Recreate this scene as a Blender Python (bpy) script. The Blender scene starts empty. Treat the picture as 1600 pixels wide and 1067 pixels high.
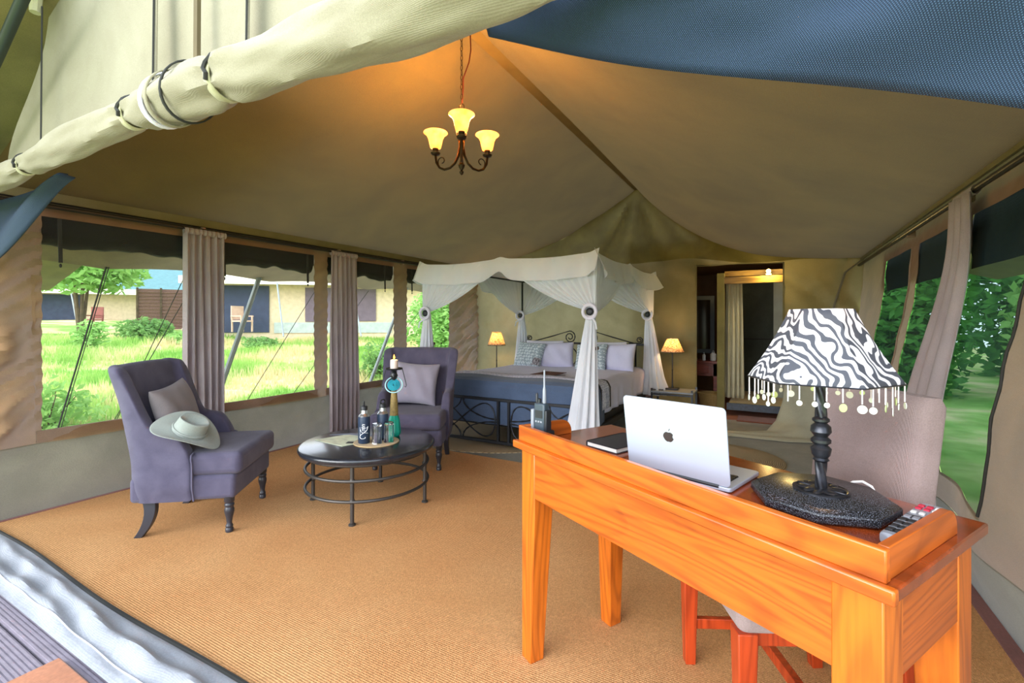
import bpy, bmesh, math, random
from mathutils import Vector, Matrix
from math import sin, cos, pi, radians, sqrt, exp
random.seed(7)
S = bpy.context.scene
COL = S.collection

# ------------------------------------------------------------------ camera
cam_d = bpy.data.cameras.new('camera')
cam = bpy.data.objects.new('camera', cam_d); COL.objects.link(cam)
cam.location = (0, 0, 1.25)
cam.rotation_euler = (pi/2, 0, .508)
cam_d.sensor_width = 36.0
cam_d.lens = 735/1600*36
cam_d.shift_y = -31.5/1600
cam_d.clip_start = .02
S.camera = cam

# ------------------------------------------------------------------ sky, sun, exposure
S.view_settings.view_transform = 'Standard'
S.view_settings.look = 'None'
S.view_settings.gamma = 1
S.view_settings.use_curve_mapping = False
S.view_settings.exposure = 1.1
w = bpy.data.worlds.new('overcast_sky'); S.world = w; w.use_nodes = True
nt = w.node_tree
bg = nt.nodes['Background']
tc = nt.nodes.new('ShaderNodeTexCoord'); sp = nt.nodes.new('ShaderNodeSeparateXYZ')
cr = nt.nodes.new('ShaderNodeValToRGB')
nt.links.new(tc.outputs['Generated'], sp.inputs[0]); nt.links.new(sp.outputs['Z'], cr.inputs[0])
cr.color_ramp.elements[0].color = (.84, .90, 1, 1); cr.color_ramp.elements[1].color = (.70, .82, 1, 1)
nt.links.new(cr.outputs[0], bg.inputs['Color'])
bg.inputs['Strength'].default_value = 2.1
sun_d = bpy.data.lights.new('sun', 'SUN'); sun_d.energy = 1.9; sun_d.angle = radians(50); sun_d.color = (1, .97, .92)
sun = bpy.data.objects.new('sun', sun_d); COL.objects.link(sun)
sun.rotation_euler = Vector((.28, .93, -.22)).to_track_quat('-Z', 'Y').to_euler()

# ------------------------------------------------------------------ materials
def lin(c):
    return tuple((v/12.92 if v <= .04045 else ((v+.055)/1.055)**2.4) for v in c)
def hx(h):
    h = h.lstrip('#'); return lin(tuple(int(h[i:i+2], 16)/255 for i in (0, 2, 4)))
class M_:
    def __init__(s, name):
        s.m = bpy.data.materials.new(name); s.m.use_nodes = True
        s.nt = s.m.node_tree; s.b = s.nt.nodes['Principled BSDF']; s.out = s.nt.nodes['Material Output']
        s.co = None
    def n(s, t, **k):
        x = s.nt.nodes.new(t)
        for a, v in k.items(): setattr(x, a, v)
        return x
    def l(s, a, b): s.nt.links.new(a, b)
    def coord(s, scale=(1, 1, 1), rot=(0, 0, 0)):
        if not s.co: s.co = s.n('ShaderNodeTexCoord')
        mp = s.n('ShaderNodeMapping'); mp.inputs['Scale'].default_value = scale; mp.inputs['Rotation'].default_value = rot
        s.l(s.co.outputs['Object'], mp.inputs[0]); return mp.outputs[0]
    def noise(s, scale, detail=3, vec=None, dist=0, rough=.5):
        x = s.n('ShaderNodeTexNoise'); x.inputs['Scale'].default_value = scale; x.inputs['Detail'].default_value = detail
        x.inputs['Distortion'].default_value = dist; x.inputs['Roughness'].default_value = rough
        s.l(vec if vec else s.coord(), x.inputs['Vector']); return x.outputs['Fac']
    def wave(s, scale, vec=None, dist=0, dir='X', kind='BANDS', prof='SIN', detail=2, dscale=1):
        x = s.n('ShaderNodeTexWave', wave_type=kind, wave_profile=prof)
        if kind == 'BANDS': x.bands_direction = dir
        else: x.rings_direction = dir
        x.inputs['Scale'].default_value = scale; x.inputs['Distortion'].default_value = dist
        x.inputs['Detail'].default_value = detail; x.inputs['Detail Scale'].default_value = dscale
        s.l(vec if vec else s.coord(), x.inputs['Vector']); return x.outputs['Fac']
    def ramp(s, fac, stops):
        r = s.n('ShaderNodeValToRGB'); e = r.color_ramp.elements
        while len(e) < len(stops): e.new(.5)
        for i, (p, c) in enumerate(stops): e[i].position = p; e[i].color = (*c, 1)
        s.l(fac, r.inputs[0]); return r.outputs[0]
    def mix(s, a, b, fac=.5, mode='MIX'):
        x = s.n('ShaderNodeMix', data_type='RGBA', blend_type=mode)
        for i, v in ((0, fac), (6, a), (7, b)):
            if hasattr(v, 'links') or hasattr(v, 'is_linked'): s.l(v, x.inputs[i])
            elif i == 0: x.inputs[0].default_value = v
            else: x.inputs[i].default_value = (*v, 1)
        return x.outputs[2]
    def bump(s, h, strength=.3, dist=.01):
        b = s.n('ShaderNodeBump'); b.inputs['Strength'].default_value = strength; b.inputs['Distance'].default_value = dist
        s.l(h, b.inputs['Height']); s.l(b.outputs[0], s.b.inputs['Normal'])
    def set(s, **k):
        names = dict(color='Base Color', rough='Roughness', metal='Metallic', trans='Transmission Weight', ior='IOR',
                     sheen='Sheen Weight', spec='Specular IOR Level', coat='Coat Weight', coatr='Coat Roughness', alpha='Alpha',
                     emit='Emission Color', estr='Emission Strength')
        for a, v in k.items():
            i = s.b.inputs[names[a]]
            if hasattr(v, 'is_linked'): s.l(v, i)
            elif isinstance(v, tuple): i.default_value = (*v, 1)
            else: i.default_value = v
        return s
    def translucent(s, fac, color):
        t = s.n('ShaderNodeBsdfTranslucent'); mx = s.n('ShaderNodeMixShader'); mx.inputs[0].default_value = fac
        if hasattr(color, 'is_linked'): s.l(color, t.inputs[0])
        else: t.inputs[0].default_value = (*color, 1)
        s.l(s.b.outputs[0], mx.inputs[1]); s.l(t.outputs[0], mx.inputs[2]); s.l(mx.outputs[0], s.out.inputs[0])
    def see_through(s, fac, tint=(1, 1, 1)):
        t = s.n('ShaderNodeBsdfTransparent'); t.inputs[0].default_value = (*tint, 1)
        mx = s.n('ShaderNodeMixShader'); mx.inputs[0].default_value = fac
        src = s.out.inputs[0].links[0].from_socket
        s.l(src, mx.inputs[1]); s.l(t.outputs[0], mx.inputs[2]); s.l(mx.outputs[0], s.out.inputs[0])

def plain(name, c, rough=.6, metal=0, var=.12, vscale=6, bump=0, bscale=80, **k):
    m = M_(name); c = hx(c)
    f = m.noise(vscale, 4)
    col = m.ramp(f, [(.3, tuple(v*(1-var) for v in c)), (.7, tuple(min(1, v*(1+var)) for v in c))])
    m.set(color=col, rough=rough, metal=metal, **k)
    if bump: m.bump(m.noise(bscale, 3), bump, .004)
    return m.m
def cloth(name, c, weave=900, var=.14, vscale=4, rough=.9, trans=0, bump=.25, c2=None, see=0, sheen=.15, wrinkle=.35):
    m = M_(name); c = hx(c); d = hx(c2) if c2 else tuple(v*(1-2*var) for v in c)
    f = m.noise(vscale, 5, dist=.4)
    col = m.ramp(f, [(.3, d), (.7, c)])
    fine = m.noise(weave*.35, 2)
    col = m.mix(col, m.ramp(fine, [(.3, (.72, .72, .72)), (.7, (1.08, 1.08, 1.08))]), .55, 'MULTIPLY')
    m.set(color=col, rough=rough, sheen=sheen, spec=.2)
    a = m.wave(weave/6.28, dir='X'); b = m.wave(weave/6.28, dir='Z'); 
    ad = m.n('ShaderNodeMath', operation='ADD'); m.l(a, ad.inputs[0]); m.l(b, ad.inputs[1])
    wr = m.noise(5, 3, dist=1.2)
    ad2 = m.n('ShaderNodeMath', operation='MULTIPLY_ADD'); m.l(wr, ad2.inputs[0]); ad2.inputs[1].default_value = wrinkle*20; m.l(ad.outputs[0], ad2.inputs[2])
    hgt = ad2.outputs[0]
    if name in ('tan_canvas', 'hem_canvas'):
        cz = m.wave(5.5, m.coord((1, .8, 1.5), (.0, 0, 0)), dist=5, dir='DIAGONAL', detail=2, dscale=.8)
        pw = m.n('ShaderNodeMath', operation='MULTIPLY_ADD'); m.l(cz, pw.inputs[0]); pw.inputs[1].default_value = 5.0; m.l(hgt, pw.inputs[2]); hgt = pw.outputs[0]
    m.bump(hgt, bump, .002)
    if trans: m.translucent(trans, m.mix(col, (.50, .50, .56), .1 if name in ('roof_canvas', 'olive_canvas', 'fly_canvas', 'gable_canvas') else .4))
    if see: m.see_through(see)
    return m.m
def wood(name, c1, c2, axis='X', scale=5, rough=.3, coat=.3, contrast=1):
    m = M_(name); a = hx(c1); b = hx(c2)
    sc = {'X': (.22, 1.6, 1.6), 'Y': (1.6, .22, 1.6), 'Z': (1.6, 1.6, .22)}[axis]
    v = m.coord(sc)
    wv = m.wave(scale, v, dist=9, kind='RINGS', dir='X' if axis != 'X' else 'Y', detail=4, dscale=.8)
    kn = m.noise(2.2, 2, m.coord({'X': (.9, 1.3, 2.6), 'Y': (1.3, .9, 2.6), 'Z': (1.3, 2.6, .9)}[axis]), dist=1.5)
    big = m.noise(3.2, 4, m.coord(sc), dist=.8)
    fine = m.noise(90, 4, m.coord({'X': (.05, 1, 1), 'Y': (1, .05, 1), 'Z': (1, 1, .05)}[axis]))
    col = m.ramp(wv, [(.0, tuple((x*.1+y*.9) for x, y in zip(a, b))), (.25, tuple((x*.6+y*.4) for x, y in zip(a, b))), (.6, a)])
    col = m.mix(col, m.ramp(big, [(.3, b), (.65, a)]), .35)
    cn = m.noise(1.15, 1.5, m.coord({'X': (.5, 3.0, 4.2), 'Y': (3.0, .5, 4.2), 'Z': (4.0, 4.0, .5)}[axis]), dist=.35)
    mu = m.n('ShaderNodeMath', operation='MULTIPLY'); m.l(cn, mu.inputs[0]); mu.inputs[1].default_value = 150
    si = m.n('ShaderNodeMath', operation='SINE'); m.l(mu.outputs[0], si.inputs[0])
    mr = m.n('ShaderNodeMapRange'); m.l(si.outputs[0], mr.inputs[0]); mr.inputs[1].default_value = -1; mr.inputs[2].default_value = 1
    col = m.mix(col, m.ramp(mr.outputs[0], [(.02, tuple(v_*.75 for v_ in b)), (.3, tuple(x*.7+y*.3 for x, y in zip(a, b))), (.75, tuple(min(1, v_*1.12) for v_ in a))]), .6)
    col = m.mix(col, m.ramp(kn, [(.27, tuple(v_*.45 for v_ in b)), (.34, b), (.42, a)]), .45)
    col = m.mix(col, m.ramp(fine, [(.35, (.6, .55, .5)), (.6, (1, 1, 1))]), .45*contrast, 'MULTIPLY')
    m.set(color=col, rough=rough, coat=coat, coatr=.12)
    m.bump(fine, .08, .001)
    return m.m

MAT = {}
MAT['wall'] = cloth('tan_canvas', '#a07c5a', weave=700, trans=.26, c2='#8a6a4b', wrinkle=.5)
MAT['roof'] = cloth('roof_canvas', '#766129', weave=700, trans=.10, c2='#685523', vscale=2, wrinkle=.2)
MAT['gable'] = cloth('olive_canvas', '#9a9168', weave=700, trans=.32, c2='#888056', wrinkle=.4)
MAT['hem'] = cloth('hem_canvas', '#b89c84', weave=600, trans=.35)
MAT['skirt'] = cloth('grey_green_canvas', '#89826d', weave=600, c2='#7a735f', wrinkle=.6, trans=.2)
MAT['groundsheet'] = cloth('groundsheet', '#827f6e', weave=300, c2='#716e5e')
MAT['cream_canvas'] = cloth('cream_canvas', '#9d9780', weave=900, c2='#8e8770', wrinkle=.9)
MAT['white_canvas'] = cloth('white_canvas', '#a2a6ac', weave=500, c2='#8c9096', wrinkle=1.2)
MAT['awning'] = cloth('awning_canvas', '#8c8250', weave=600)
MAT['webbing'] = cloth('webbing', '#c9c6a0', weave=1500)
MAT['dark_strap'] = plain('dark_webbing', '#2a2a26', .8)
MAT['navy_mesh'] = None
MAT['blind'] = cloth('blind_canvas', '#1c1b15', weave=500, c2='#12110d')
MAT['curtain'] = cloth('taupe_curtain', '#d4c8ca', weave=800, c2='#c2b5b9', trans=.4)
MAT['cream_curtain'] = cloth('cream_curtain', '#d6d0b2', weave=600, c2='#c4bd9d', trans=.15)
MAT['chair_fabric'] = cloth('purple_grey_fabric', '#5f5b70', weave=1400, c2='#4f4b60', bump=.35, vscale=9, wrinkle=.1)
MAT['pillow_satin'] = cloth('silver_satin', '#9b96a6', weave=1200, rough=.45, c2='#8a8596', sheen=.4)
MAT['pillow_taupe'] = cloth('taupe_linen', '#948b8c', weave=1200, c2='#837a7b')
MAT['hat'] = cloth('sage_felt', '#a3aaa2', weave=900, c2='#8e968f')
MAT['black_wood'] = plain('black_painted_wood', '#2e2f36', .35, var=.2, bump=.05)
MAT['table_top'] = None
MAT['iron'] = plain('dark_iron', '#4a4642', .5, metal=.6, bump=.2, bscale=60)
MAT['black_iron'] = plain('black_iron', '#24272c', .45, metal=.4)
MAT['steel'] = plain('brushed_steel', '#c9ccd0', .28, metal=.9)
MAT['pole'] = plain('grey_painted_pole', '#8e9796', .5, metal=.2)
MAT['rail'] = plain('dark_rail', '#2c2822', .4, metal=.3)
MAT['desk_x'] = wood('orange_wood_long', '#cc641a', '#7c300a', 'X', 7, .3, .25)
MAT['desk_z'] = wood('orange_wood_upright', '#d06c1a', '#8c3a0c', 'Z', 6, .33, .2)
MAT['desk_y'] = wood('orange_wood_cross', '#c2601c', '#7c320c', 'Y', 6, .33, .2)
MAT['desk_top'] = wood('red_polished_wood', '#96401a', '#6a2a10', 'X', 4, .14, .7)
MAT['red_wood'] = wood('red_chair_wood', '#b8421a', '#7c240c', 'Z', 5, .35, .2)
MAT['mahog'] = wood('mahogany', '#7e2c22', '#561a16', 'X', 5, .35, .2)
MAT['post_wood'] = wood('bed_post_wood', '#7c5a50', '#5c3f38', 'Z', 5, .4, .1)
MAT['seat_fabric'] = cloth('desk_chair_linen', '#a3918f', weave=900, c2='#8d7b7a', bump=.4, wrinkle=.05)
MAT['net'] = None
MAT['linen'] = cloth('lavender_white_linen', '#e0dff6', weave=900, c2='#d4d3ee', wrinkle=.4)
MAT['white_linen'] = cloth('white_linen', '#e6e6f4', weave=900, c2='#d9d9ec', wrinkle=.4)
MAT['navy_blanket'] = cloth('navy_blanket', '#50627f', weave=500, c2='#455570', bump=.4)
MAT['dark_band'] = cloth('dark_band', '#39333e', weave=700)
MAT['alu'] = plain('silver_aluminium', '#bfcadb', .42, metal=.5, var=.02)
MAT['keys'] = plain('black_keys', '#17181a', .5)
MAT['screen'] = plain('black_glass', '#0c0d10', .08)
MAT['mirror_dark'] = plain('dark_mirror', '#4a4038', .12, metal=.9)
MAT['leather'] = plain('black_leather', '#2b2b33', .4, bump=.15, bscale=200)
MAT['paper'] = plain('paper', '#e6e4dc', .8, var=.03)
MAT['granite'] = None
MAT['lamp_iron'] = plain('blackened_metal', '#3a3c42', .3, metal=.7, var=.35, vscale=40)
MAT['zebra'] = None
MAT['bead'] = plain('white_beads', '#ece8ea', .35)
MAT['shell_disc'] = plain('shell_disc', '#d8e2d4', .2)
MAT['shell_green'] = plain('green_shell_disc', '#bcd08c', .2)
MAT['white_plastic'] = plain('white_plastic', '#e6e6e6', .4)
MAT['grey_plastic'] = plain('grey_plastic', '#8b8f98', .35)
MAT['black_plastic'] = plain('black_plastic', '#1f2227', .45)
MAT['dark_green_plastic'] = plain('slate_plastic', '#3a4650', .4)
MAT['red_plastic'] = plain('red_button', '#b8203c', .4)
MAT['bottle'] = plain('navy_bottle_paint', '#26374f', .4)
MAT['white_print'] = plain('white_print', '#f2f4f6', .6)
MAT['bronze'] = plain('dark_bronze', '#3b2a1c', .4, metal=.6)
MAT['wax'] = plain('candle_wax', '#f1dcd0', .5)
MAT['teal'] = plain('teal_glaze', '#1aa58c', .2)
MAT['teal_bead'] = plain('teal_beads', '#2a93a6', .35)
MAT['pale_bead'] = plain('pale_blue_beads', '#a9d6dc', .4)
MAT['figure_body'] = plain('carved_brown', '#8a7440', .6, var=.3, vscale=60)
MAT['figure_head'] = plain('ebony', '#1e1f22', .3)
MAT['neighbour_wall'] = plain('neighbour_canvas', '#cdbb9a', .9)
MAT['neighbour_trim'] = plain('neighbour_fly_edge', '#e6e0cc', .9)
MAT['neighbour_roof'] = plain('neighbour_green_roof', '#557d7d', .8)
MAT['neighbour_roof_pale'] = plain('neighbour_grey_roof', '#a9b5ac', .8)
MAT['neighbour_dark'] = plain('neighbour_dark_gauze', '#3a4358', .9)
MAT['neighbour_mauve'] = plain('neighbour_mauve_gauze', '#6a5d66', .9)
MAT['reed'] = plain('reed_fence', '#7c5e54', .9, var=.35, vscale=40)
MAT['bark'] = plain('bark', '#5a4a38', .9, var=.3)
MAT['stone'] = plain('stone', '#b8a890', .9)
MAT['terracotta'] = cloth('terracotta_mat', '#c0805c', weave=200)
MAT['deck'] = plain('grey_deck_board', '#8f8690', .7, var=.12, vscale=30)
MAT['basket'] = cloth('straw_basket', '#b89a62', weave=150, bump=.8)
MAT['bath_wall'] = plain('brown_bath_canvas', '#6a4f3a', .9)
MAT['bath_dark'] = cloth('dark_shower_canvas', '#4a5048', weave=300, wrinkle=1.2)
MAT['bath_frame'] = wood('bath_beam', '#9a7a3a', '#7a5a24', 'X', 4, .5, 0)
MAT['bath_grey'] = plain('grey_green_post', '#8b9086', .8)
MAT['blue_beam'] = plain('blue_black_beam', '#2c3848', .4, var=.4, vscale=30)
MAT['straw'] = cloth('straw_matting', '#b09a5c', weave=180)
MAT['red_mat'] = cloth('red_brown_mat', '#7c4632', weave=200)
MAT['bottle_white'] = plain('white_ceramic', '#dcdde0', .3)
MAT['rug_border'] = cloth('rug_border', '#8a5248', weave=300)

# rug: ribbed sisal
m = M_('orange_sisal')
f = m.noise(1.6, 5, dist=.3); f2 = m.noise(160, 2)
rib = m.wave(70, dir='X', dist=.6, detail=1, dscale=20); rib2 = m.wave(34, dir='Y', dist=1.5, detail=2, dscale=12)
col = m.ramp(f, [(.3, hx('#d9a06a')), (.7, hx('#e4b07a'))])
col = m.mix(col, m.ramp(f2, [(.3, (.62, .58, .52)), (.72, (1.15, 1.15, 1.12))]), .7, 'MULTIPLY')
col = m.mix(col, m.ramp(rib, [(.2, (.62, .58, .55)), (.6, (1.05, 1.05, 1.05))]), .5, 'MULTIPLY')
m.set(color=col, rough=.95, spec=.1)
ad = m.n('ShaderNodeMath', operation='ADD'); m.l(rib, ad.inputs[0]); m.l(rib2, ad.inputs[1]); m.bump(ad.outputs[0], .55, .005)
MAT['rug'] = m.m
# round woven mats: rings of braid
m = M_('braided_grass')
rg = m.wave(22, kind='RINGS', dir='Z', dist=.4, detail=2, dscale=4); nz = m.noise(120, 2)
col = m.ramp(rg, [(.1, hx('#7d6a4e')), (.6, hx('#b8a27e'))])
col = m.mix(col, m.ramp(nz, [(.3, (.7, .7, .7)), (.7, (1.1, 1.1, 1.1))]), .6, 'MULTIPLY')
m.set(color=col, rough=.9); m.bump(rg, .8, .006); MAT['braid'] = m.m
# table top: black gloss with worn streaks
m = M_('black_lacquered_top')
f = m.noise(5, 5, m.coord((1, 6, 1)), dist=.6)
m.set(color=m.ramp(f, [(.35, hx('#20232a')), (.75, hx('#272a32'))]), rough=.24, coat=.3, coatr=.1)
MAT['table_top'] = m.m
# granite
m = M_('black_granite')
f = m.noise(420, 2, rough=.7)
m.set(color=m.ramp(f, [(.52, hx('#17181b')), (.66, hx('#6c707a'))]), rough=.25); MAT['granite'] = m.m
# zebra print
m = M_('zebra_print')
v = m.coord((1, 1, .75))
wv = m.wave(19, v, dist=15, dir='DIAGONAL', detail=1.3, dscale=1.05)
col = m.ramp(wv, [(.44, hx('#5a5c66')), (.54, hx('#eeecf4'))])
m.set(color=col, rough=.85, spec=.2); m.translucent(.3, col); MAT['zebra'] = m.m
# bedside shade: mottled shells, lit from inside
m = M_('speckled_lampshade')
f = m.noise(70, 3, rough=.7)
col = m.ramp(f, [(.4, hx('#a0714a')), (.56, hx('#f4e2bc'))])
m.set(color=col, rough=.7); m.translucent(.5, col); MAT['speckle'] = m.m
# net
m = M_('white_mosquito_net')
m.set(color=m.ramp(m.noise(6, 3), [(.3, hx('#e6ecf6')), (.7, hx('#f0f4fb'))]), rough=.9, spec=.1)
m.translucent(.35, hx('#eef4fb')); m.see_through(.05); MAT['net'] = m.m
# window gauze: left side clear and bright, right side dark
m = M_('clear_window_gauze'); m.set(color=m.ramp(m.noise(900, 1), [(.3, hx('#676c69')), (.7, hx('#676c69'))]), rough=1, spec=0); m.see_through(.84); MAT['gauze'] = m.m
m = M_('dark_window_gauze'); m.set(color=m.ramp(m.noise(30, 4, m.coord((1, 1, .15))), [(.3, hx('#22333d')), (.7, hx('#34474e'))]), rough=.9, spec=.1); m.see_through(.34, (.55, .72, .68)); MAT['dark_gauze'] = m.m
# navy mesh canvas (door panel)
m = M_('navy_mesh_canvas')
a = m.wave(110, m.coord((1, 1, 1), (0, .5, 0)), dir='X'); b = m.wave(110, m.coord((1, 1, 1), (0, .5, 0)), dir='Z')
ad = m.n('ShaderNodeMath', operation='MULTIPLY'); m.l(a, ad.inputs[0]); m.l(b, ad.inputs[1])
col = m.ramp(ad.outputs[0], [(.15, hx('#1d2c42')), (.7, hx('#46607f'))])
m.set(color=col, rough=.65, spec=.3); m.bump(ad.outputs[0], .5, .003); MAT['navy_mesh'] = m.m
# glass
m = M_('clear_glass'); m.set(color=(1, 1, 1), rough=.02, trans=1.0, ior=1.28); MAT['glass'] = m.m
# lit glass shade of the chandelier
m = M_('amber_glass_shade'); c = m.ramp(m.noise(20, 3), [(.3, hx('#ffc36a')), (.7, hx('#ffdc9c'))])
m.set(color=c, rough=.4, emit=c, estr=.55); m.translucent(.45, c); MAT['amber'] = m.m
m = M_('flame'); m.set(color=hx('#ffb040'), emit=hx('#ff9a2a'), estr=5); MAT['flame'] = m.m
m = M_('bulb'); m.set(color=hx('#ffe0a0'), emit=hx('#ffd070'), estr=9); MAT['bulb'] = m.m
# patterned textiles
def pattern(name, c1, c2, scale, kind='brick'):
    m = M_(name)
    if kind == 'brick':
        b = m.n('ShaderNodeTexVoronoi', distance='CHEBYCHEV', feature='DISTANCE_TO_EDGE'); b.inputs['Scale'].default_value = scale
        m.l(m.coord(), b.inputs['Vector']); f = b.outputs['Distance']
        wv = m.wave(scale*1.2, dir='X', prof='SIN', dist=2); 
        col = m.mix(m.ramp(f, [(.06, hx(c2)), (.12, hx(c1))]), m.ramp(wv, [(.45, hx(c2)), (.55, hx(c1))]), .45)
    else:
        b = m.n('ShaderNodeTexMagic'); b.turbulence_depth = 3; b.inputs['Scale'].default_value = scale; b.inputs['Distortion'].default_value = 1.6
        m.l(m.coord(), b.inputs['Vector']); col = m.ramp(b.outputs['Fac'], [(.45, hx(c1)), (.55, hx(c2))])
    m.set(color=col, rough=.9, spec=.2); return m.m
MAT['runner_pattern'] = pattern('woven_key_pattern', '#e6e6f4', '#a4a9c4', 26)
MAT['runner_pattern_dark'] = pattern('black_white_key_pattern', '#e9e7e4', '#2e2a30', 26)
MAT['pillow_print'] = pattern('script_print', '#ced8dc', '#9aa8b0', 16, 'magic')
MAT['pillow_print_dark'] = pattern('dark_motif', '#a9a4a8', '#4a4348', 24)
MAT['card'] = pattern('dark_card_print', '#2b2328', '#8a5a48', 40)
MAT['leaflet'] = plain('map_print', '#ccd4b8', .5, var=.22, vscale=14)
# outdoors
m = M_('meadow_ground')
f = m.noise(.5, 5, dist=.5); g = m.noise(4, 5)
col = m.ramp(f, [(.36, hx('#7ca650')), (.48, hx('#a2ba6c')), (.58, hx('#d4c496'))])
col = m.mix(col, m.ramp(g, [(.3, (.6, .65, .5)), (.7, (1.15, 1.15, 1.1))]), .6, 'MULTIPLY')
m.set(color=col, rough=1, spec=0); MAT['meadow'] = m.m
m = M_('grass_blades')
f = m.noise(.5, 5, dist=.5); g = m.noise(9, 3)
col = m.ramp(f, [(.36, hx('#86b456')), (.48, hx('#aac86e')), (.58, hx('#dccca0'))])
col = m.mix(col, m.ramp(g, [(.3, (.75, .8, .6)), (.7, (1.15, 1.15, 1.1))]), .6, 'MULTIPLY')
m.set(color=col, rough=.8, spec=.1); m.translucent(.4, col); MAT['blades'] = m.m
def leafmat(name, a, b):
    m = M_(name); col = m.ramp(m.noise(3, 4), [(.3, hx(a)), (.7, hx(b))]); m.set(color=col, rough=.7, spec=.2); m.translucent(.4, col); return m.m
MAT['leaf'] = leafmat('green_leaves', '#5c8846', '#8cb466')
MAT['leaf_pale'] = leafmat('pale_leaves', '#74a84c', '#aad07c')
MAT['leaf_dark'] = leafmat('dark_leaves', '#3f7434', '#6aa84a')

# ------------------------------------------------------------------ mesh builder and scene helpers
class MB:
    def __init__(s): s.v = []; s.f = []
    def add(s, vs, fs):
        o = len(s.v); s.v += [tuple(p) for p in vs]; s.f += [tuple(i+o for i in f) for f in fs]; return s
    def box(s, c, d, rz=0, top=(1, 1), mat=None):
        x, y, z = (k/2 for k in d); vs = []
        for (sx, sy, sz) in ((-1,-1,-1),(1,-1,-1),(1,1,-1),(-1,1,-1),(-1,-1,1),(1,-1,1),(1,1,1),(-1,1,1)):
            k = top if sz > 0 else (1, 1)
            px, py = sx*x*k[0], sy*y*k[1]
            p = Vector((px*cos(rz)-py*sin(rz), px*sin(rz)+py*cos(rz), sz*z))
            if mat: p = mat @ p
            vs.append(p+Vector(c))
        return s.add(vs, [(0,3,2,1),(4,5,6,7),(0,1,5,4),(1,2,6,5),(2,3,7,6),(3,0,4,7)])
    def tube(s, pts, r, n=8, closed=False, flat=None):
        pts = [Vector(p) for p in pts]; N = len(pts); R = r if isinstance(r, (list, tuple)) else [r]*N
        vs = []; up = None
        for i, p in enumerate(pts):
            a = pts[(i-1) % N] if (closed or i) else p; b = pts[(i+1) % N] if (closed or i < N-1) else p
            t = (b-a).normalized()
            if up is None:
                up = Vector((0, 0, 1)) if abs(t.z) < .9 else Vector((1, 0, 0))
            x = t.cross(up)
            if x.length < 1e-5: x = t.cross(Vector((0, 1, 0)))
            x.normalize(); y = x.cross(t).normalized(); up = y
            for k in range(n):
                an = 2*pi*k/n; vs.append(p+x*cos(an)*R[i]+y*sin(an)*R[i])
        fs = []
        for i in range(N if closed else N-1):
            j = (i+1) % N
            for k in range(n): fs.append((i*n+k, i*n+(k+1) % n, j*n+(k+1) % n, j*n+k))
        if not closed: fs += [tuple(range(n))[::-1], tuple((N-1)*n+k for k in range(n))]
        return s.add(vs, fs)
    def lathe(s, prof, n=20, c=(0, 0, 0), cap=True, mod=None):
        vs = []; c = Vector(c)
        for r, z in prof:
            for k in range(n):
                a = 2*pi*k/n; rr = r*(mod(a, z) if mod else 1); vs.append(c+Vector((rr*cos(a), rr*sin(a), z)))
        fs = [(i*n+k, i*n+(k+1) % n, (i+1)*n+(k+1) % n, (i+1)*n+k) for i in range(len(prof)-1) for k in range(n)]
        if cap: fs += [tuple(range(n))[::-1], tuple((len(prof)-1)*n+k for k in range(n))]
        return s.add(vs, fs)
    def grid(s, fn, nu, nv, skip=None, cu=False):
        vs = [fn(i/nu, j/nv) for j in range(nv+1) for i in range(nu+(0 if cu else 1))]; w_ = nu+(0 if cu else 1)
        fs = []
        for j in range(nv):
            for i in range(nu):
                if skip and skip((i+.5)/nu, (j+.5)/nv): continue
                i2 = (i+1) % nu if cu else i+1
                fs.append((j*w_+i, j*w_+i2, (j+1)*w_+i2, (j+1)*w_+i))
        return s.add(vs, fs)
    def ell(s, c, r, n=12, m=8):
        c = Vector(c)
        vs = [c+Vector((r[0]*cos(2*pi*k/n)*sin(pi*j/m), r[1]*sin(2*pi*k/n)*sin(pi*j/m), r[2]*cos(pi*j/m))) for j in range(m+1) for k in range(n)]
        return s.add(vs, [(j*n+k, (j+1)*n+k, (j+1)*n+(k+1) % n, j*n+(k+1) % n) for j in range(m) for k in range(n)])
    def prism(s, poly, h, mat=None, z0=0):
        n = len(poly); vs = [Vector((x, y, z0)) for x, y in poly]+[Vector((x, y, z0+h)) for x, y in poly]
        if mat: vs = [mat @ v for v in vs]
        return s.add(vs, [tuple(range(n))[::-1], tuple(range(n, 2*n))]+[(i, (i+1) % n, n+(i+1) % n, n+i) for i in range(n)])
    def build(s, name, mat, parent=None, smooth=True, bev=0, sub=0, solid=0, seg=2, weld=True, angle=40):
        me = bpy.data.meshes.new(name); me.from_pydata([tuple(v) for v in s.v], [], s.f)
        if weld:
            b = bmesh.new(); b.from_mesh(me); bmesh.ops.remove_doubles(b, verts=b.verts, dist=1e-5)
            bmesh.ops.recalc_face_normals(b, faces=b.faces); b.to_mesh(me); b.free()
        me.materials.append(MAT[mat] if isinstance(mat, str) else mat)
        o = bpy.data.objects.new(name, me); COL.objects.link(o)
        if parent: o.parent = parent
        if smooth:
            me.polygons.foreach_set('use_smooth', [True]*len(me.polygons))
            if not sub: me.set_sharp_from_angle(angle=radians(angle))
        if solid:
            md = o.modifiers.new('solid', 'SOLIDIFY'); md.thickness = solid; md.offset = 0
        if bev:
            md = o.modifiers.new('bevel', 'BEVEL'); md.width = bev; md.segments = seg; md.limit_method = 'ANGLE'
        if sub:
            md = o.modifiers.new('sub', 'SUBSURF'); md.levels = sub; md.render_levels = sub
        return o
def tag(o, label, cat, group=None, kind=None):
    if label: o['label'] = label
    if cat: o['category'] = cat
    if group: o['group'] = group
    if kind: o['kind'] = kind
    return o
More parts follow.
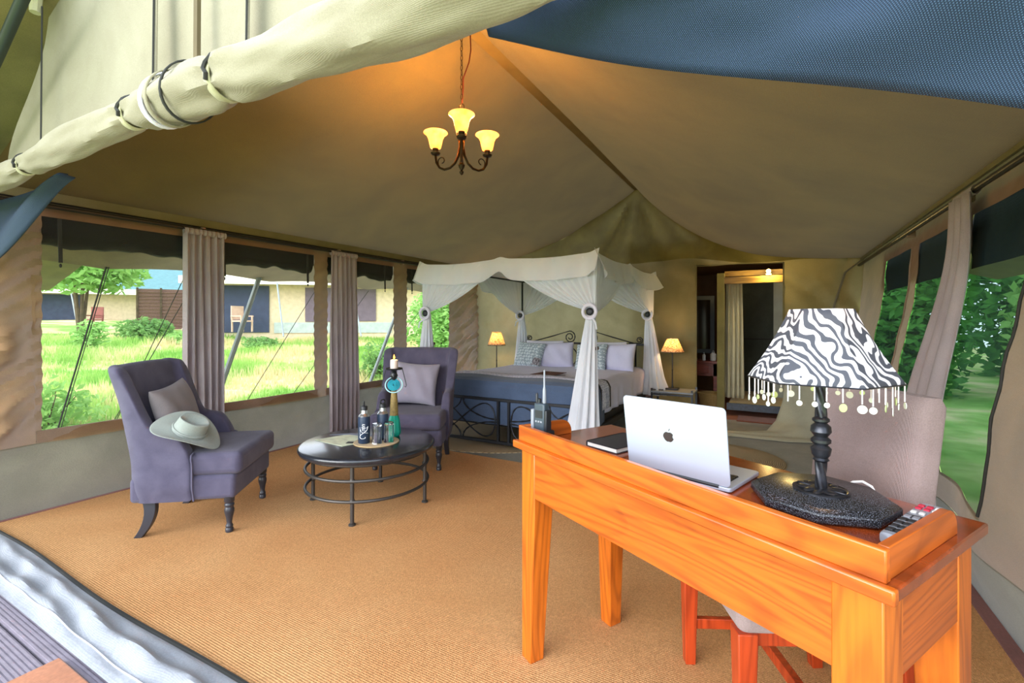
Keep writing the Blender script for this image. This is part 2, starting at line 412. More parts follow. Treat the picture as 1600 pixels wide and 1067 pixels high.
def thing(name, label, cat, loc=(0, 0, 0), rz=0, group=None):
    o = bpy.data.objects.new(name, None); COL.objects.link(o); o.empty_display_size = .1
    o.location = loc; o.rotation_euler = (0, 0, rz); return tag(o, label, cat, group)
def struct(o, label=None):
    o['kind'] = 'structure'
    if label: o['label'] = label
    return o
def dup(o, parent=None):
    c = o.copy(); COL.objects.link(c); c.parent = parent
    for ch in list(o.children): dup(ch, c)
    return c
def B(c, d, **k): return MB().box(c, d, **k)
def sm(a, b, x):
    t = max(0, min(1, (x-a)/(b-a))); return t*t*(3-2*t)
def arc(c, r, a0, a1, n=12, ax=('x', 'z')):
    out = []
    for i in range(n+1):
        a = a0+(a1-a0)*i/n; p = {'x': c[0], 'y': c[1], 'z': c[2]}
        p[ax[0]] += r*cos(a); p[ax[1]] += r*sin(a); out.append((p['x'], p['y'], p['z']))
    return out
def spiral(c, r0, r1, a0, a1, n=30, ax=('x', 'z')):
    out = []
    for i in range(n+1):
        t = i/n; a = a0+(a1-a0)*t; r = r0+(r1-r0)*t; p = {'x': c[0], 'y': c[1], 'z': c[2]}
        p[ax[0]] += r*cos(a); p[ax[1]] += r*sin(a); out.append((p['x'], p['y'], p['z']))
    return out

# ------------------------------------------------------------------ tent shell
XL, XR, YF, YB = -4.25, .83, .95, 6.5
RX, RZ, ZL, ZR = -1.635, 3.07, 2.1, 1.96
def subdiv(br, step):
    out = []
    for a, b in zip(br[:-1], br[1:]):
        n = max(1, round((b-a)/step)); out += [a+(b-a)*i/n for i in range(n)]
    return out+[br[-1]]
def panel(us, vs, fn, holes):
    mb = MB(); nu = len(us)
    V = [fn(u, v) for v in vs for u in us]; F = []
    for j in range(len(vs)-1):
        for i in range(nu-1):
            cu, cv = (us[i]+us[i+1])/2, (vs[j]+vs[j+1])/2
            if any(a < cu < b and c < cv < d for a, b, c, d in holes): continue
            F.append((j*nu+i, j*nu+i+1, (j+1)*nu+i+1, (j+1)*nu+i))
    return mb.add(V, F)

# floor and mats on it
struct(B((-1.71, 5.17, -.05), (5.4, 8.5, .09)).build('floor', 'groundsheet', smooth=False))
rug = B((-1.715, 2.305, -.002), (5.0, 2.72, .012)).build('sisal_rug', 'rug', smooth=False)
tag(rug, 'large orange-tan ribbed sisal rug covering the front half of the tent floor', 'rug')
B((.79, 2.305, .0005), (.055, 2.72, .014)).build('border_strip', 'rug_border', rug, smooth=False)
B((-4.2, 2.305, .0005), (.03, 2.72, .014)).build('border_strip', 'rug_border', rug, smooth=False)
def round_mat(x, y, rx, ry, label):
    mb = MB().lathe([(0.001, .012), (.3, .013), (.7, .013), (.97, .012), (1, .006), (1, .0)], 48, cap=False)
    mb.v = [(a*rx, b*ry, c-.005) for a, b, c in mb.v]
    o = mb.build('woven_mat', 'braid'); o.location = (x, y, 0); return tag(o, label, 'mat', 'braided round mats')
round_mat(-.42, 4.72, .52, .52, 'round braided grass mat on the bare floor right of the laptop')
round_mat(-2.85, 4.42, .95, .72, 'round braided grass mat half under the foot of the bed')

# left wall
WL = [(1.21, 2.15), (2.3, 3.33), (3.5, 4.52), (4.77, 5.69)]
WZ = (.525, 1.95)
def left_x(y, z):
    f = .022*sin(y*9+z*5)*sin(z*1.5)+.03*sin((y*.7-z)*16)*exp(-((y-5.95)/.22)**2)+.012*sin((y*.6-z)*40)*(1 if y > 5.7 else .35)
    f *= sm(0, .3, z)*sm(2.1, 1.8, z)
    for a, b in WL:                                  # taut along the window edges
        if a-.04 < y < b+.04 and WZ[0]-.06 < z < WZ[1]+.05: f *= .15
    cr_ = 0
    if not any(a < y < b for a, b in WL): cr_ = .0075*sin((z-.55*y)*62+1.5*sin(z*7+y*5))*sm(.45, .6, z)*sm(2.0, 1.85, z)*(1.7 if y < 1.3 or y > 5.69 else 1)
    f += cr_
    bulge = (.10*exp(-((y-1.0)/.13)**2)*(1+.35*sin(z*11+y*8))+.035*sin((y*1.2-z)*13)*exp(-((y-1.0)/.16)**2))*sm(.1, .6, z)*sm(2.0, 1.3, z)
    skirt = (.05*sin(y*4.3+2*z)*sm(.0, .25, z)*sm(.62, .4, z) + .03*sm(.5, .2, z)*sm(0, .15, z))
    return XL+f+bulge+skirt+.03*sm(0.25, 0, z)
ys = subdiv([.9, 1.21], .012)[:-1]+subdiv([1.21, 2.15, 2.3, 3.33, 3.5, 4.52, 4.77, 5.69, YB+.06], .035); zs = subdiv([.44, WZ[0], WZ[1], 2.14], .022)
wl = struct(panel(ys, zs, lambda y, z: (left_x(y, z), y, z), [(a, b, *WZ) for a, b in WL]).build('wall_left', 'wall'))
struct(panel(subdiv([.9, YB+.06], .04), subdiv([-.01, .445], .03), lambda y, z: (left_x(y, z)+.004, y, z), []).build('skirt_cloth', 'skirt', wl))
# hems round each window, gauze, rolled blind with straps
def strip(pts, w_, n=(1, 0, 0), th=.006):
    mb = MB(); 
    for a, b in zip(pts[:-1], pts[1:]):
        a, b = Vector(a), Vector(b); t = (b-a).normalized(); s_ = t.cross(Vector(n)).normalized()*w_/2; h = Vector(n)*th
        vs = [a-s_-h, a+s_-h, b+s_-h, b-s_-h, a-s_+h, a+s_+h, b+s_+h, b-s_+h]
        mb.add(vs, [(0,3,2,1),(4,5,6,7),(0,1,5,4),(1,2,6,5),(2,3,7,6),(3,0,4,7)])
    return mb
for i, (a, b) in enumerate(WL):
    win = struct(panel(subdiv([a-.01, b+.01], .1), subdiv([WZ[0]-.01, WZ[1]+.01], .15), lambda y, z: (XL-.004, y, z), []).build('window_%d' % (i+1), 'gauze'),
                 'tall clear gauze window in the left canvas wall, number %d from the front' % (i+1))
    strip([(XL+.012, a-.03, WZ[0]-.035), (XL+.012, b+.03, WZ[0]-.035)], .075).build('hem', 'hem', win)
    r = random.Random(i)
    def roll(u, v, a=a, b=b, i=i):
        y = a-.02+(b-a+.04)*u; an = 2*pi*v
        sag = .02*sin(u*pi*2.2+i)+.035*exp(-((u-.62)/.1)**2)*(1 if i < 2 else .4)
        R = .078*(1+.12*sin(u*23+i*2)*sin(an*2+u*9)-.35*exp(-((u-.62)/.07)**2))
        return (XL-.10+R*.75*cos(an), y, WZ[1]-.09-sag*.3+R*1.15*sin(an))
    MB().grid(roll, 30, 12).build('rolled_blind', 'blind', win)
    panel(subdiv([a-.02, b+.02], .2), [WZ[1]-.11, WZ[1]+.06], lambda y, z: (XL-.03, y, z), []).build('blind_top', 'blind', win)
    for q in ((.10, .93) if i < 2 else (.86,) if i == 2 else (.12,)):
        y = a+(b-a)*q
        st = strip([(XL-.012, y, WZ[1]), (XL-.012, y+.005, WZ[1]-.30)], .022, th=.003).build('strap', 'dark_strap', win)
        MB().ell((XL-.012, y+.005, WZ[1]-.32), (.006, .008, .014)).build('buckle', 'dark_strap', st)

# right wall: slack canvas that bellies inward low down
def right_x(y, z):
    base = XR+.045*sm(1.1, 1.95, z)-.10*sm(1.5, .65, z)*sm(0, .45, z)
    f = .005*sin((y*.5+z)*26)*sm(0, .3, z)*sm(1.95, 1.7, z)
    low = .035*sin(y*6+z*5)*sm(0, .2, z)*sm(.7, .4, z)
    return base+f*.6+low
WR = [(2.52, 3.17), (3.5, 4.16), (4.36, 5.26)]
WRZ = (.48, 1.78)
ys = subdiv([.9, 1.3, 2.2, 2.52, 3.17, 3.5, 4.16, 4.36, 5.26, YB], .05); zs = subdiv([.3, WRZ[0], WRZ[1], 2.02], .05)
wr = struct(panel(ys, zs, lambda y, z: (right_x(y, z), y, z), [(a, b, *WRZ) for a, b in WR]).build('wall_right', 'wall'))
struct(panel(subdiv([.9, YB], .06), subdiv([-.01, .305], .05), lambda y, z: (right_x(y, z)-.004, y, z), []).build('skirt_cloth', 'skirt', wr))
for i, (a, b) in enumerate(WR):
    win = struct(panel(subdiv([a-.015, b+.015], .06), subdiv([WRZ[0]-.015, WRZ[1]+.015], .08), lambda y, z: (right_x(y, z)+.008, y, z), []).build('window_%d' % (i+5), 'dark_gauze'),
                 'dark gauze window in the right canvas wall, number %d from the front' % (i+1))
    panel(subdiv([a-.12, b+.12], .1), subdiv([WRZ[1]-.26, WRZ[1]+.05], .06), lambda y, z: (right_x(y, z)+.03+.012*sin((z-WRZ[1])*20), y, z), []).build('rolled_blind', 'blind', win)
    MB().tube([(right_x(a-.012, z)-.004, a-.012+.003*sin(z*30), z) for z in [WRZ[0]+k*.065 for k in range(21)]], .006, 6).build('piping', 'dark_strap' if i == 0 else 'hem', win)

# back wall with the doorway and radiating folds under the ridge end
DX = (-.88, .10); DZ = 1.96
def roof_z(x): x = max(x, XL); return RZ-(RX-x)/(RX-XL)*(RZ-ZL) if x < RX else RZ-(x-RX)/(XR-RX)*(RZ-ZR)
def sag(x, y):
    t = (RX-x)/(RX-XL) if x < RX else (x-RX)/(XR-RX)
    return (.05*sin(pi*t)+(.13 if x < RX else .34)*(sin(pi*t**.8))*sm(3.2, 6.6, y)**2.2)
def back_y(x, z):
    d = sqrt((x-RX)**2+(z-RZ)**2)+1e-3; a = math.atan2(x-RX, RZ-z)
    f = .035*sin(a*13+.6)*sm(.05, .5, d)*sm(2.0, .9, d)+.06*abs(sin(a*5.2+.5))**6*sm(.1, .4, d)*sm(1.7, .8, d)
    c = .05*sin((z+.25*(x-RX)**2-1.9)*16)*exp(-((z+.12*(x-RX)**2-2.05)/.16)**2)*sm(-1.6, -.6, x)
    return YB-.02-f-c-.02*sin(x*8+z*3)*sm(0, .3, z)-.03*exp(-((x-.62-.18*(z-1.4))/.03)**2)*sm(1.0, 1.3, z)
xs = subdiv([XL-.06, RX, DX[0], DX[1], XR+.05], .04); vs_ = [i/56 for i in range(57)]
def back_pt(x, v):
    top = roof_z(min(x, XR))+.02
    j = round(v*56); zd = min(DZ, top-.03); zb = min(2.06-.10*sm(-1.2, .2, x)+.02*sin(x*5), top-.012); zb = max(zb, zd+.01)
    z = zd*j/33 if j <= 33 else zd+(zb-zd)*(j-33)/2 if j <= 35 else zb+(top-zb)*(j-35)/21
    return (x, back_y(x, z), z)
# rows are scaled to the roof line, the doorway is cut afterwards by height
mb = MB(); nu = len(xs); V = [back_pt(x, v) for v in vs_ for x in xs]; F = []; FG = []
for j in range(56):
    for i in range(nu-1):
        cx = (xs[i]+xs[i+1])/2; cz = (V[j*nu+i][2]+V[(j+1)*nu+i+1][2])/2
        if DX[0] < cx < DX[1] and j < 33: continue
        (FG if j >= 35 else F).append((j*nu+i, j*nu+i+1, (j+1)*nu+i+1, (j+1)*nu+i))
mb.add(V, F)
wb = struct(mb.build('wall_back', 'gable'))
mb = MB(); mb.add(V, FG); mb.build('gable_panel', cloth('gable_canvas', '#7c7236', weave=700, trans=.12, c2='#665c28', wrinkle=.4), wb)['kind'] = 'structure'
dh = MB().tube([(DX[0], YB-.03, .0), (DX[0], YB-.03, DZ+.01), (DX[1], YB-.03, DZ-.01), (DX[1], YB-.03, .9)], .012, 6).build('trim_1', 'gable'); struct(dh)
# swept-back lower door flap lying out on the floor
FT = [(.10, 6.45, 1.12), (.11, 6.43, 1.0), (.12, 6.42, .62), (.09, 6.35, .32), (.02, 6.2, .11), (-.07, 6.0, .025), (-.30, 5.9, .012), (-.62, 5.84, .01), (-1.15, 5.85, .01)]
FB = [(.80, 6.45, 1.12), (.80, 6.42, 1.0), (.79, 6.38, .62), (.76, 6.25, .30), (.72, 6.0, .10), (.55, 5.78, .01), (.15, 5.62, .008), (-.45, 5.60, .008), (-1.15, 5.66, .008)]
def pick(P, u):
    k = min(len(P)-2, int(u*(len(P)-1))); f = u*(len(P)-1)-k; f = f*f*(3-2*f)*.5+f*.5
    return Vector(P[k]).lerp(Vector(P[k+1]), f)
def flap(u, v):
    p = pick(FT, u).lerp(pick(FB, u), v)
    p.z += .018*sin(v*11+u*7)*sin(pi*v)*sm(.3, .6, u); p.y -= .03*sin(v*9+u*5)*sin(pi*v)*sm(.6, .2, u)
    p.z = max(p.z, .006); return p
struct(MB().grid(flap, 24, 24).build('trim_2', cloth('pale_flap_canvas', '#aead98', weave=600, c2='#9e9d88', wrinkle=.6), solid=.004), 'grey-green door flap swept aside onto the floor')

# roof slopes
def roofL(u, v):
    y = .935+(YB-.935)*v; x = RX-(RX-XL+.02)*u; return (x, y, roof_z(x)-sag(x, y))
def roofR(u, v):
    y = .935+(YB-.935)*v; x = RX+(XR+.06-RX)*u; return (x, y, roof_z(x)-sag(x, y))
rf = MB().grid(roofL, 26, 40).build('ceiling', 'roof'); struct(rf)
struct(MB().grid(roofR, 26, 40).build('right_slope', 'roof', rf))
# ridge tape, side wall plates and curtain poles
struct(B((RX, 3.69, RZ-.016), (.085, 5.62, .012)).build('trim_3', plain('ridge_tape', '#6a5836', .9), smooth=False), 'dark sewn tape along the tent ridge')
ev = struct(strip([(XL+.02, .9, 2.085), (XL+.02, YB, 2.085)], .07).build('trim_4', 'gable'))
ev = struct(strip([(XR+.02, .9, 1.955), (XR+.02, YB, 1.955)], .05).build('trim_5', 'gable'))
def rail(name, x, z, side, label, brackets):
    t = thing(name, label, 'curtain pole', (x, 3.7, z), group='curtain poles under the eaves')
    MB().tube([(0, -2.75, 0), (0, 2.72, 0)], .016, 10).build('pole', 'rail', t)
    MB().tube([(side*.028, -2.75, .03), (side*.028, 2.72, .03)], .007, 6).build('wire', 'rail', t)
    for y in brackets:
        B((side*.02, y-3.7, .0), (.05, .03, .06)).build('bracket', 'hem', t, bev=.006)
rail('curtain_pole', XL+.055, 2.012, -1, 'dark curtain pole running along the top of the left wall', (2.2, 3.62, 4.64))
rail('curtain_pole', XR-.005, 1.872, 1, 'dark curtain pole running along the top of the right wall', (3.15, 4.27))
struct(MB().tube([(XR+.02, YB-.06, 1.93), (.70, YB-.08, 1.80), (.60, YB-.09, 1.45), (.53, YB-.09, 1.15)], [.008, .012, .012, .008], 6).build('trim_6', 'skirt'), 'rope of slack canvas in the back right corner')

# front: gable panel, rolled door flap, navy mesh door panel
def gp(u, v):
    # left edge follows the scalloped lacing line
    z = 2.0+v*1.15
    xl = -3.62+.60*sm(0, .62, v)-.12*sin(v*pi)*1.0 + .45*max(0, v-.62)
    x = xl+(-.62-xl)*u
    return (x, .905+.006*sin(x*9)*(1-v)+.008*sin(x*3+z*4), min(z, roof_z(x)+.55))
wf = struct(MB().grid(gp, 60, 20).build('wall_front', 'cream_canvas'), 'pale canvas gable panel above the rolled door flap')
for x in (-2.985, -1.947, -1.40, -.75): struct(strip([(x, .848, 2.05), (x+.02, .845, 2.7)], .05 if x > -2.5 else .006, (0, -1, 0), .002).build('seam_tape', 'cream_canvas' if x > -2.5 else 'dark_strap', wf))
for x in (-1.93, -2.96, -1.375): struct(MB().tube([(x, .84, 2.04), (x+.015, .84, 2.7)], .0035, 5).build('seam_cord', 'dark_strap', wf))
struct(strip([(-1.655, .846, 2.07), (-1.64, .842, 2.7)], .022, (0, -1, 0), .006).build('zip', plain('brown_zip', '#5e5236', .8), wf))
MB().tube([(-2.99, .84, 2.95), (-2.99, .83, 2.68)], [.03, .022], 8).build('lacing_toggle', 'webbing', wf)['kind'] = 'structure'
t = thing('rolled_door_flap', 'thick roll of cream canvas door flap tied up across the entrance', 'door flap', (-2.0, .82, 1.98))
def rollr(x): return (.05+.028*sm(-3.4, -.3, x))*(1-.26*sum(exp(-((x-k)/.035)**2) for k in (-2.98, -1.96, -1.40, -.28))+.08*sin(x*7)+.05*exp(-((x+1.68)/.15)**2))
def rl(u, v):
    x = -4.28+(4.28+.12)*u; a = 2*pi*v; R = rollr(x)*(1+.05*sin(3*a+x*5)+.06*sin(5*a-x*9+2*sin(x*3))+.025*sin(9*a+x*13)+.05*sin(x*31+a*2)*exp(-(min(abs(x-k) for k in (-2.98, -1.96, -1.40, -.28))/.16)**2)+.09*sin(a*7)*exp(-(min(abs(x-k) for k in (-2.98, -1.96, -1.40, -.28))/.09)**2))
    zc = 1.965-.02*sm(-2, 0, x)+.012*sin(x*2.2)
    return (x+2.0, -.02+R*cos(a), zc-1.98+R*sin(a))
MB().grid(rl, 260, 32).build('canvas_roll', 'cream_canvas', t)
def ring(x, w_, mat_, name, tilt=0, k=1.05):
    mb = MB(); zc = 1.965-.02*sm(-2, 0, x)+.012*sin(x*2.2); R = rollr(x)*k+.004
    def g(u, v):
        a = 2*pi*u; return (x+2.0+(v-.5)*w_+tilt*sin(a), -.02+R*cos(a), zc-1.98+R*sin(a))
    return mb.grid(g, 28, 2).build(name, mat_, t, solid=.005)
for x in (-2.98, -1.96, -1.40, -.28): ring(x, .028, 'webbing', 'tie_strap', .01)
ring(-1.74, .022, 'white_linen', 'edge_tape', .03, 1.04); ring(-1.70, .018, 'cream_canvas', 'edge_tape', .03, 1.05); ring(-1.60, .01, 'dark_strap', 'zip_edge', .035, 1.06)
for x in (-2.98, -1.96, -1.40):
    zc = 1.965-.02*sm(-2, 0, x)+.012*sin(x*2.2)-1.98; R_ = rollr(x)*1.12+.008
    MB().tube([(x+2.0+.02*(k/8)+.008*sin(k*2), -.02+R_*cos(a_), zc+R_*sin(a_)) for k, a_ in enumerate([radians(205-13*i) for i in range(9)])], .006, 6).build('lacing', 'dark_strap', t)
def nv(u, v):
    x = -.62+(XR+.62)*u; zb = 1.925-.413*(x+.546)+.012*sin(x*6)
    z = zb+v*min(1.15, roof_z(x)-.03-zb)
    y = 1.0-.06*sin(pi*min(1, v*2.2))-.14*v+.022*sin(x*5-z*13+1.5*sin(x*4))*sm(0, .12, v)+.010*sin(x*22+z*17)*exp(-((v-.14)/.09)**2)+.012*sin(z*30-x*14)*exp(-((v-.2)/.1)**2)
    return (x, y, z)
mesh_door = MB().grid(nv, 60, 40).build('mesh_door_panel', 'navy_mesh', solid=.012)
tag(mesh_door, 'navy woven mesh door panel gathered up along the right half of the entrance', 'door panel')
def nv2(u, v):
    x = -4.15+1.12*u; zt = 1.97; zb = 1.96-.38*sm(1.02, 0, u)**.9
    return (x, .955+.03*sin(v*5+u*3), zt+(zb-zt)*v)
tag(MB().grid(nv2, 20, 12).build('mesh_door_corner', 'navy_mesh', solid=.01), 'small navy mesh corner drooping below the left end of the door roll', 'door panel')
# bunched canvas sill and deck outside
def sill(u, v):
    x = -4.6+5.6*u; y = .735+.205*v
    h = .012+(.035*sin(pi*v))*(.7+.3*sin(x*2.1))+.016*sin(v*13+x*2.6+sin(x*5))*sin(pi*v)+.008*sin(x*17+v*9)*sin(pi*v)
    return (x, y+.012*sin(x*3.1)*v, max(.002, h))
sl = tag(MB().grid(sill, 140, 16).build('canvas_door_sill', 'white_canvas'), 'bunched white canvas door sill lying along the front edge of the rug', 'door sill')
MB().tube([(-4.6+.1*k, .948+.012*sin((-4.6+.1*k)*3.1), .012) for k in range(57)], .009, 6).build('zip', 'dark_strap', sl)
MB().tube([(sill(k/112, .2)[0], sill(k/112, .2)[1], sill(k/112, .2)[2]+.003) for k in range(113)], .0025, 5).build('seam_cord', 'bead', sl)
dk = struct(B((-1.9, .38, -.066), (6.2, .9, .05)).build('floor_deck', 'deck', smooth=False))
bm = MB(); bm.box((0, 0, 0), (6.2, .138, .024))
for k in range(9): bm.box((0, -.058+k*.0145, .014), (6.2, .0085, .006))
b0 = bm.build('deck_board', 'deck', dk, smooth=False); b0.location = (-1.9, .75, -.026); b0['kind'] = 'structure'
for k in range(1, 6):
    c = b0.copy(); COL.objects.link(c); c.parent = dk; c.location = (-1.9, .75-.146*k, -.026)
tag(B((-1.9, .425, .003), (.8, .56, .022)).build('doormat', 'terracotta', bev=.006), 'terracotta doormat on the grey deck in front of the sill', 'mat')
# awning corner and its pole, top left
def aw(u, v): return (-7.5+4.75*u, 2.2-2.8*v, 1.62+1.25*u-.06*v)
aw_ = struct(MB().grid(aw, 8, 8).build('awning', 'awning', solid=.006), 'olive awning canvas outside the entrance at upper left')
struct(MB().tube([(-4.4, .72, 1.745), (-2.2, .72, 2.86)], .022, 10).build('awning_pole', plain('dark_green_pole', '#1f2c22', .5), aw_))

# outer fly overhang left and right
def flyL(u, v):
    y = .6+6.2*v; e = .05*abs(sin((y-1.95)*pi/1.6))
    return (XL-.02-(1.1)*u, y, 2.16-.43*u-.02*sin(pi*u)+e*u*u)
fl = struct(MB().grid(flyL, 12, 60).build('fly_left', cloth('fly_canvas', '#86744e', weave=300, trans=.2)), 'overhanging outer fly beyond the left windows')
def flyR(u, v): return (XR+.12+1.1*u, .6+6.2*v, 2.05-.36*u)
struct(MB().grid(flyR, 4, 10).build('fly_right', 'awning'))
def prop(name, a, b, r, label, mat_='pole', cat='pole', g='props and guys of the left fly'):
    a, b = Vector(a), Vector(b); t = thing(name, label, cat, tuple(b), group=g)
    MB().tube([a-b, (0, 0, 0)], r, 8).build('tube', mat_, t)
    MB().ell(a-b, (r*1.6,)*3, 8, 6).build('end_fitting', mat_, t); return t
prop('fly_prop', (-5.32, 3.42, 1.80), (-5.30, 2.66, -.30), .028, 'slanting grey fly prop seen through the second left window')
prop('fly_prop', (-5.32, 5.95, 1.80), (-5.30, 4.80, -.30), .026, 'slanting grey fly prop seen through the third left window')
for i, (a, b, lab) in enumerate([((-5.33, 1.95, 1.74), (-5.75, 1.62, -.28), 'dark guy rope in the front left window'),
                          ((-5.33, 1.97, 1.74), (-6.6, 1.95, -.22), 'second thinner guy rope in the front left window'),
                          ((-5.3, 4.2, 1.7), (-6.2, 3.5, -.25), 'dark guy rope at the right of the second left window'),
                          ((-5.3, 2.75, 1.78), (-6.6, 2.3, -.25), 'guy rope at the left of the second left window'),
                          ((-5.3, 5.1, 1.7), (-6.2, 4.1, -.25), 'guy rope crossing the third left window'),
                          ((-5.3, 6.6, 1.7), (-6.2, 5.3, -.25), 'guy rope crossing the fourth left window'),
                          ((-5.3, 2.62, 1.78), (-6.8, 2.45, -.25), 'steeper guy rope at the left of the second left window')]):
    prop('guy_rope', a, b, .004 if i else .007, lab, 'dark_strap', 'rope')
prop('fly_prop', (1.95, 4.1, 1.7), (1.8, 3.0, -.3), .028, 'slanting grey fly prop beyond the dark right window', g='props of the right fly')

# bathroom behind the doorway
bw = struct(B((-1.75, 8.0, 1.2), (.04, 2.6, 2.4)).build('wall_bathroom_left', 'bath_wall', smooth=False))
def bwf(u, v): return (-1.75+2.7*u, 9.2+.03*sin(u*40+v*7), 2.5*v)
struct(MB().grid(bwf, 30, 12).build('wall_bathroom_back', 'bath_wall'))
struct(B((.9, 8.0, 1.2), (.04, 2.6, 2.4)).build('wall_bathroom_right', 'bath_wall', smooth=False))
def bc(u, v):
    return (-1.77+2.7*u, 6.58+2.7*v, 2.3-.25*v+.03*sin(u*60+v*16)*(1-v)+.05*(1-u))
struct(MB().grid(bc, 70, 12).build('ceiling_bathroom', plain('thatch_brown_cloth', '#8a6240', .9), solid=.01))
sh = thing('shower_stall', 'raised shower stall with timber beam frame and dark canvas back in the bathroom', 'shower', (.0, 7.6, 0))
B((.05, -.05, .15), (1.15, 1.3, .04)).build('platform', 'straw', sh, smooth=False)
B((.05, -.71, .12), (1.2, .05, .09)).build('front_beam', 'blue_beam', sh, smooth=False)
B((-.63, -.62, .95), (.09, .09, 1.9)).build('post', 'awning', sh, smooth=False)
B((.06, .10, 1.0), (.13, .10, 1.72)).build('post', 'bath_grey', sh, smooth=False)
B((.0, -.62, 1.80), (1.2, .08, .09)).build('beam', 'bath_frame', sh, smooth=False)
B((.0, -.40, 1.91), (1.2, .04, .07)).build('beam', 'bath_frame', sh, smooth=False)
def shb(u, v): return (-.45+.95*u, .55+.04*sin((u*1.3-v)*9)*sm(.45, .55, v), .15+1.75*v)
MB().grid(shb, 20, 20).build('back_canvas', 'bath_dark', sh)
B((.03, .50, .98), (.95, .02, .02)).build('rod', 'dark_strap', sh)
def curtain_grid(w_, z0, z1, n, amp, flare=0, bunch=1, ph=0):
    def g(u, v):
        z = z1+(z0-z1)*v; k = 1+flare*v; a = amp*(.45+.55*v)
        return ((u-.5)*w_*k, a*sin(u*n*2*pi+ph+.7*sin(v*3+u*5))+.3*a*sin(u*n*4.3*pi+v*2), z)
    return MB().grid(g, n*12, 22)
t = thing('shower_curtain', 'pleated cream curtain hanging at the left side of the shower', 'curtain', (-.475, 7.12, 0))
curtain_grid(.20, .20, 1.78, 4, .03, .25).build('cloth', 'cream_curtain', t, solid=.004)
MB().tube([(-.2, 0, 1.79), (.75, 0, 1.79)], .012, 8).build('rod', 'rail', t)
t = thing('bulkhead_lamp', 'small glowing yellow bulb on the bathroom beam', 'lamp', (-.06, 6.95, 1.86))
MB().ell((0, -.02, .04), (.028, .028, .028)).build('bulb', 'bulb', t); B((0, .0, 0), (.06, .05, .02)).build('base', 'bath_grey', t)
pl = bpy.data.lights.new('bulb_light', 'POINT'); pl.energy = 9; pl.color = (1, .72, .25); pl.shadow_soft_size = .03
po = bpy.data.objects.new('bulb_light', pl); COL.objects.link(po); po.parent = t; po.location = (-.0, -.07, .04)
t = thing('vanity_table', 'dark red wooden washstand with one drawer in the bathroom', 'table', (-1.12, 7.75, 0))
B((0, 0, .64), (.86, .42, .035)).build('tabletop', 'mahog', t, bev=.006); B((0, 0, .53), (.78, .36, .19)).build('apron', 'mahog', t)
d = B((.05, -.185, .535), (.44, .02, .12)).build('drawer', 'mahog', t, bev=.006); MB().ell((.05, -.205, .535), (.014,)*3, 8, 6).build('knob', 'iron', d)
for sx in (-1, 1):
    for sy in (-1, 1): B((sx*.36, sy*.15, .31), (.06, .06, .62)).build('leg', 'mahog', t, bev=.004)
t = thing('wall_mirror', 'tall dark-framed mirror on the bathroom wall above the washstand', 'mirror', (-1.12, 8.0, .75), rz=.25)
B((0, 0, .45), (.62, .03, .92)).build('frame', plain('blue_black_frame', '#222c38', .4), t, bev=.01); B((0, -.017, .45), (.48, .012, .78)).build('glass', 'mirror_dark', t)
for k, (x, h, r) in enumerate(((-.93, .11, .024), (-.80, .14, .042))):
    t = thing('toiletry_bottle', ['slim white pump bottle on the washstand', 'stout grey-white pump bottle at the right end of the washstand'][k], 'bottle', (x, 7.68, .658), group='bottles on the washstand')
    MB().lathe([(r*.9, 0), (r, .01), (r, h*.7), (r*.5, h*.82), (r*.5, h*.86)], 14).build('body', 'bottle_white', t)
    MB().lathe([(r*.45, h*.86), (r*.45, h*1.0), (r*.2, h*1.02), (r*.2, h*1.12)], 10).build('pump', 'grey_plastic', t)
t = thing('straw_basket', 'small straw waste basket on the floor beside the washstand', 'basket', (-.80, 7.3, 0))
MB().lathe([(.11, 0), (.13, .0), (.165, .20), (.165, .22), (.15, .22), (.12, .02), (.001, .02)], 24, cap=False).build('body', 'basket', t)
MB().tube([(.163*cos(a*pi/12), .163*sin(a*pi/12), .218) for a in range(24)], .012, 6, True).build('rim', 'basket', t)
tag(B((-.05, 6.70, .004), (.72, .36, .016)).build('bath_mat', 'red_mat', bev=.004), 'red-brown mat on the floor in front of the shower platform', 'mat')
struct(B((-.4, 7.92, .0), (2.6, 2.66, .006)).build('floor_bathroom', plain('bath_floor', '#8c5a44', .8), smooth=False))

# ------------------------------------------------------------------ curtains
def hang(name, label, x, y, z0, z1, w_, n, amp, flare, side=1, mat_='curtain', grp='taupe curtains on the window poles'):
    t = thing(name, label, 'curtain', (x, y, 0), rz=pi/2, group=grp)
    curtain_grid(w_, z0, z1, n, amp, flare, ph=y).build('cloth', mat_, t, solid=.003)
    MB().grid(lambda u, v: ((u-.5)*w_, .022*cos(2*pi*v)+.006*sin(u*60), z1-.01+.026*sin(2*pi*v)), 40, 10).build('rod_pocket', mat_, t)
    return t
hang('curtain', 'taupe curtain gathered between the first and second left windows, behind an armchair', XL+.075, 2.20, .03, 2.0, .33, 6, .038, .04)
hang('curtain', 'taupe curtain gathered between the second and third left windows, behind the coffee table', XL+.075, 3.66, .02, 2.0, .36, 6, .04, .16)
t = thing('curtain', 'pale grey curtain pulled aside between the dark right windows', 'curtain', (0, 0, 0), group='taupe curtains on the window poles')
def rc(u, v):
    z = 1.86-1.8*v
    ya = 2.97+.02*v; yb = 3.24+.33*sm(0, .7, v)
    y = ya+(yb-ya)*u; a = .022*(.5+.8*v)
    return (min(.80-.14*sm(.1, .75, v), right_x(y, max(z, 0))-.035)+a*sin(u*19+v*1.5), y, z)
MB().grid(rc, 60, 26).build('cloth', 'curtain', t, solid=.003)
MB().grid(lambda u, v: (.825+.02*cos(2*pi*v), 2.97+.27*u, 1.868+.024*sin(2*pi*v)), 30, 8).build('rod_pocket', 'curtain', t)

